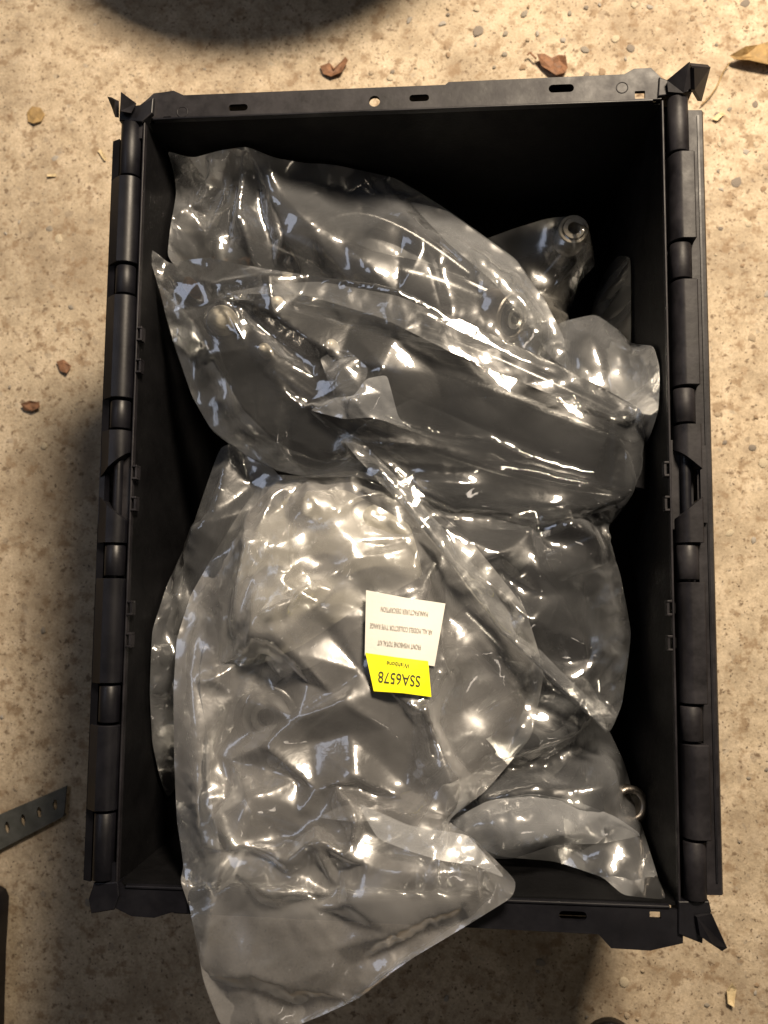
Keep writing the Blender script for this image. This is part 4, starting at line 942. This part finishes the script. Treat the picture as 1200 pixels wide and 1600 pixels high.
leaf([(1138, 92), (1160, 82), (1185, 70), (1210, 66), (1215, 110), (1195, 108), (1165, 102), (1145, 98)], 0.003, M_leaf2, 'large tan dry leaf cut by the right edge near the top corner', curl=0.010)
leaf([(42, 176), (52, 168), (64, 169), (71, 180), (66, 191), (54, 195), (44, 190)], 0.001, M_leaf2, 'round tan leaf flake at the upper left', 0.003)
leaf([(34, 632), (48, 627), (62, 629), (64, 637), (52, 643), (38, 641)], 0.001, M_leaf, 'red brown leaf flake by the left edge', 0.004)
leaf([(88, 565), (100, 562), (112, 572), (106, 584), (94, 580)], 0.001, M_leaf, 'small brown leaf flake left of the crate', 0.004)
leaf([(500, 104), (515, 100), (522, 112), (540, 90), (545, 98), (535, 116), (518, 122), (505, 116)], 0.001, M_leaf, 'forked brown leaf fragment above the middle of the top rim', 0.005)
leaf([(970, 1452), (1000, 1450), (1012, 1470), (1000, 1476), (985, 1468)], 0.12, M_chip, 'pale torn scrap under the bottom right corner of the crate', 0.003, name='paper_scrap', cat='paper scrap')
leaf([(1134, 1545), (1142, 1533), (1150, 1545), (1147, 1560), (1146, 1572), (1136, 1566)], 0.001, M_chip, 'pale pointed chip on the concrete at the lower right', 0.004, name='wood_chip', cat='chip')
leaf([(153, 236), (158, 234), (168, 250), (164, 252)], 0.001, M_chip, 'thin white splinter left of the crate top corner', 0.002, name='wood_chip', cat='chip')
leaf([(1112, 186), (1125, 176), (1133, 178), (1120, 190)], 0.001, M_chip, 'pale chip right of the top right corner of the crate', 0.002, name='wood_chip', cat='chip')
leaf([(74, 273), (88, 272), (88, 276), (75, 277)], 0.001, M_chip, 'tiny white splinter at the left, below the tan flake', 0.002, name='wood_chip', cat='chip')
# curved straw by the top right leaf
bm = bmesh.new(); s_ = [PV(1095, 165, .002), PV(1110, 150, .003), PV(1122, 132, .004), PV(1130, 112, .005), PV(1140, 98, .006)]
for a, b in zip(s_, s_[1:]): tube(bm, a, b, 0.0007, 6)
o = bobj('straw', bm, M_leaf2, None); tag(o, 'thin curved straw beside the crate top right corner', 'straw', 'litter scattered on the concrete')
for a in bpy.data.objects:
    if a.get('group') == 'litter scattered on the concrete': del a['group']

# perforated strip at the lower left
strip = thing('perforated_strip', 'grey perforated metal strip lying on the concrete at the lower left', 'metal strip')
c0, c1, c2, c3 = (-30, 1285), (104, 1228), (100, 1272), (-30, 1340)
nh = 5; zz = 0.004
bm = bmesh.new()
A, B_, C_, D_ = [PV(*p, zz) for p in (c0, c1, c2, c3)]
def bil(u, v): return (A * (1 - u) + B_ * u) * (1 - v) + (D_ * (1 - u) + C_ * u) * v
loop = [bil(0, 0), bil(1, 0), bil(1, 1), bil(0, 1)]
pts = [Vector(p[:2]) for p in loop]; ed = [(0, 1), (1, 2), (2, 3), (3, 0)]; hl = []
for k in range(nh):
    u = 0.12 + k * 0.19; ring_ = [Vector(bil(u + 0.028 * math.cos(a) + 0.010 * math.sin(a), 0.5 + 0.20 * math.sin(a))[:2]) for a in np.linspace(0, 2 * math.pi, 11)[:-1]]
    s0 = len(pts); pts += ring_; ed += [(s0 + i, s0 + (i + 1) % 10) for i in range(10)]; hl.append([tuple(p) for p in ring_])
vs, es, fs, _, _, _ = delaunay_2d_cdt(pts, ed, [], 1, 1e-7)
bv = [bm.verts.new((v.x, v.y, zz)) for v in vs]
for f in fs:
    c = np.array([[sum(vs[i].x for i in f) / len(f), sum(vs[i].y for i in f) / len(f)]])
    if not any(inside_mask(c, np.array(h_))[0] for h_ in hl): bm.faces.new([bv[i] for i in f])
bmesh.ops.delete(bm, geom=[v for v in bm.verts if not v.link_faces], context='VERTS')
r = bmesh.ops.extrude_face_region(bm, geom=bm.faces[:])
for v in r['geom']:
    if isinstance(v, bmesh.types.BMVert): v.co.z -= 0.0025
bobj('strip_plate', bm, M_grey, strip)
bm = bmesh.new(); d = (D_ - A).normalized() * 0.0022
q = [C_, D_, D_ + d, C_ + d]
a = [bm.verts.new(p + Vector((0, 0, 0.002))) for p in q]; b = [bm.verts.new(p - Vector((0, 0, 0.0055))) for p in q]
bm.faces.new(a); bm.faces.new(b[::-1])
for i in range(4): j = (i + 1) % 4; bm.faces.new((a[i], b[i], b[j], a[j]))
bobj('strip_flange', bm, M_grey, strip)

# dark flat case edge at the lower left, unseen round shadow caster beyond the top, round dark item at the bottom edge
bm = bmesh.new(); prism(bm, [P(a, b, 0.03)[:2] for a, b in ((-80, 1396), (-26, 1397), (-14, 1403), (-9, 1415), (-14, 1500), (-18, 1640), (-80, 1640))], 0.0, 0.03, 0.003, 3)
o = bobj('dark_case', bm, M_crate, None, True); o.data.set_sharp_from_angle(angle=R(40)); tag(o, 'dark flat case with rounded corner at the lower left edge', 'case')
tub = thing('shade_blocker', 'unseen dark round tub cut by the top edge of the photo', 'tub')
c = PV(530, -325, 0.0)
bm = bmesh.new(); lathe(bm, [(0.001, 0.003), (0.218, 0.003), (0.225, 0.012), (0.240, 0.10), (0.248, 0.17), (0.250, 0.185), (0.252, 0.195), (0.244, 0.195), (0.240, 0.185), (0.230, 0.10), (0.215, 0.02), (0.001, 0.014)], c, seg=72); bobj('blocker_body', bm, M_rubber, tub, True)
bm = bmesh.new(); lathe(bm, [(0.250, 0.186), (0.256, 0.188), (0.257, 0.194), (0.252, 0.197), (0.246, 0.196)], c, seg=72); bobj('blocker_rim', bm, M_rubber, tub, True)
shoe = thing('shoe_toe', 'dark rounded shoe toe just showing at the bottom edge', 'shoe')
bm = bmesh.new(); c = PV(960, 1662, 0.03)
bmesh.ops.create_uvsphere(bm, u_segments=32, v_segments=20, radius=1.0, matrix=Matrix.Translation(c) @ Matrix.Diagonal((0.040, 0.075, 0.030, 1)))
for v in bm.verts: v.co.z = max(v.co.z, 0.012); v.co.y -= 0.05
bobj('upper', bm, M_rubber, shoe, True)
bm = bmesh.new(); prism(bm, [(c.x + 0.042 * math.cos(a), c.y - 0.05 + 0.078 * math.sin(a)) for a in np.linspace(0, 2 * math.pi, 41)[:-1]], 0.0, 0.014, 0.002, 2); bobj('sole', bm, M_crate, shoe, True)
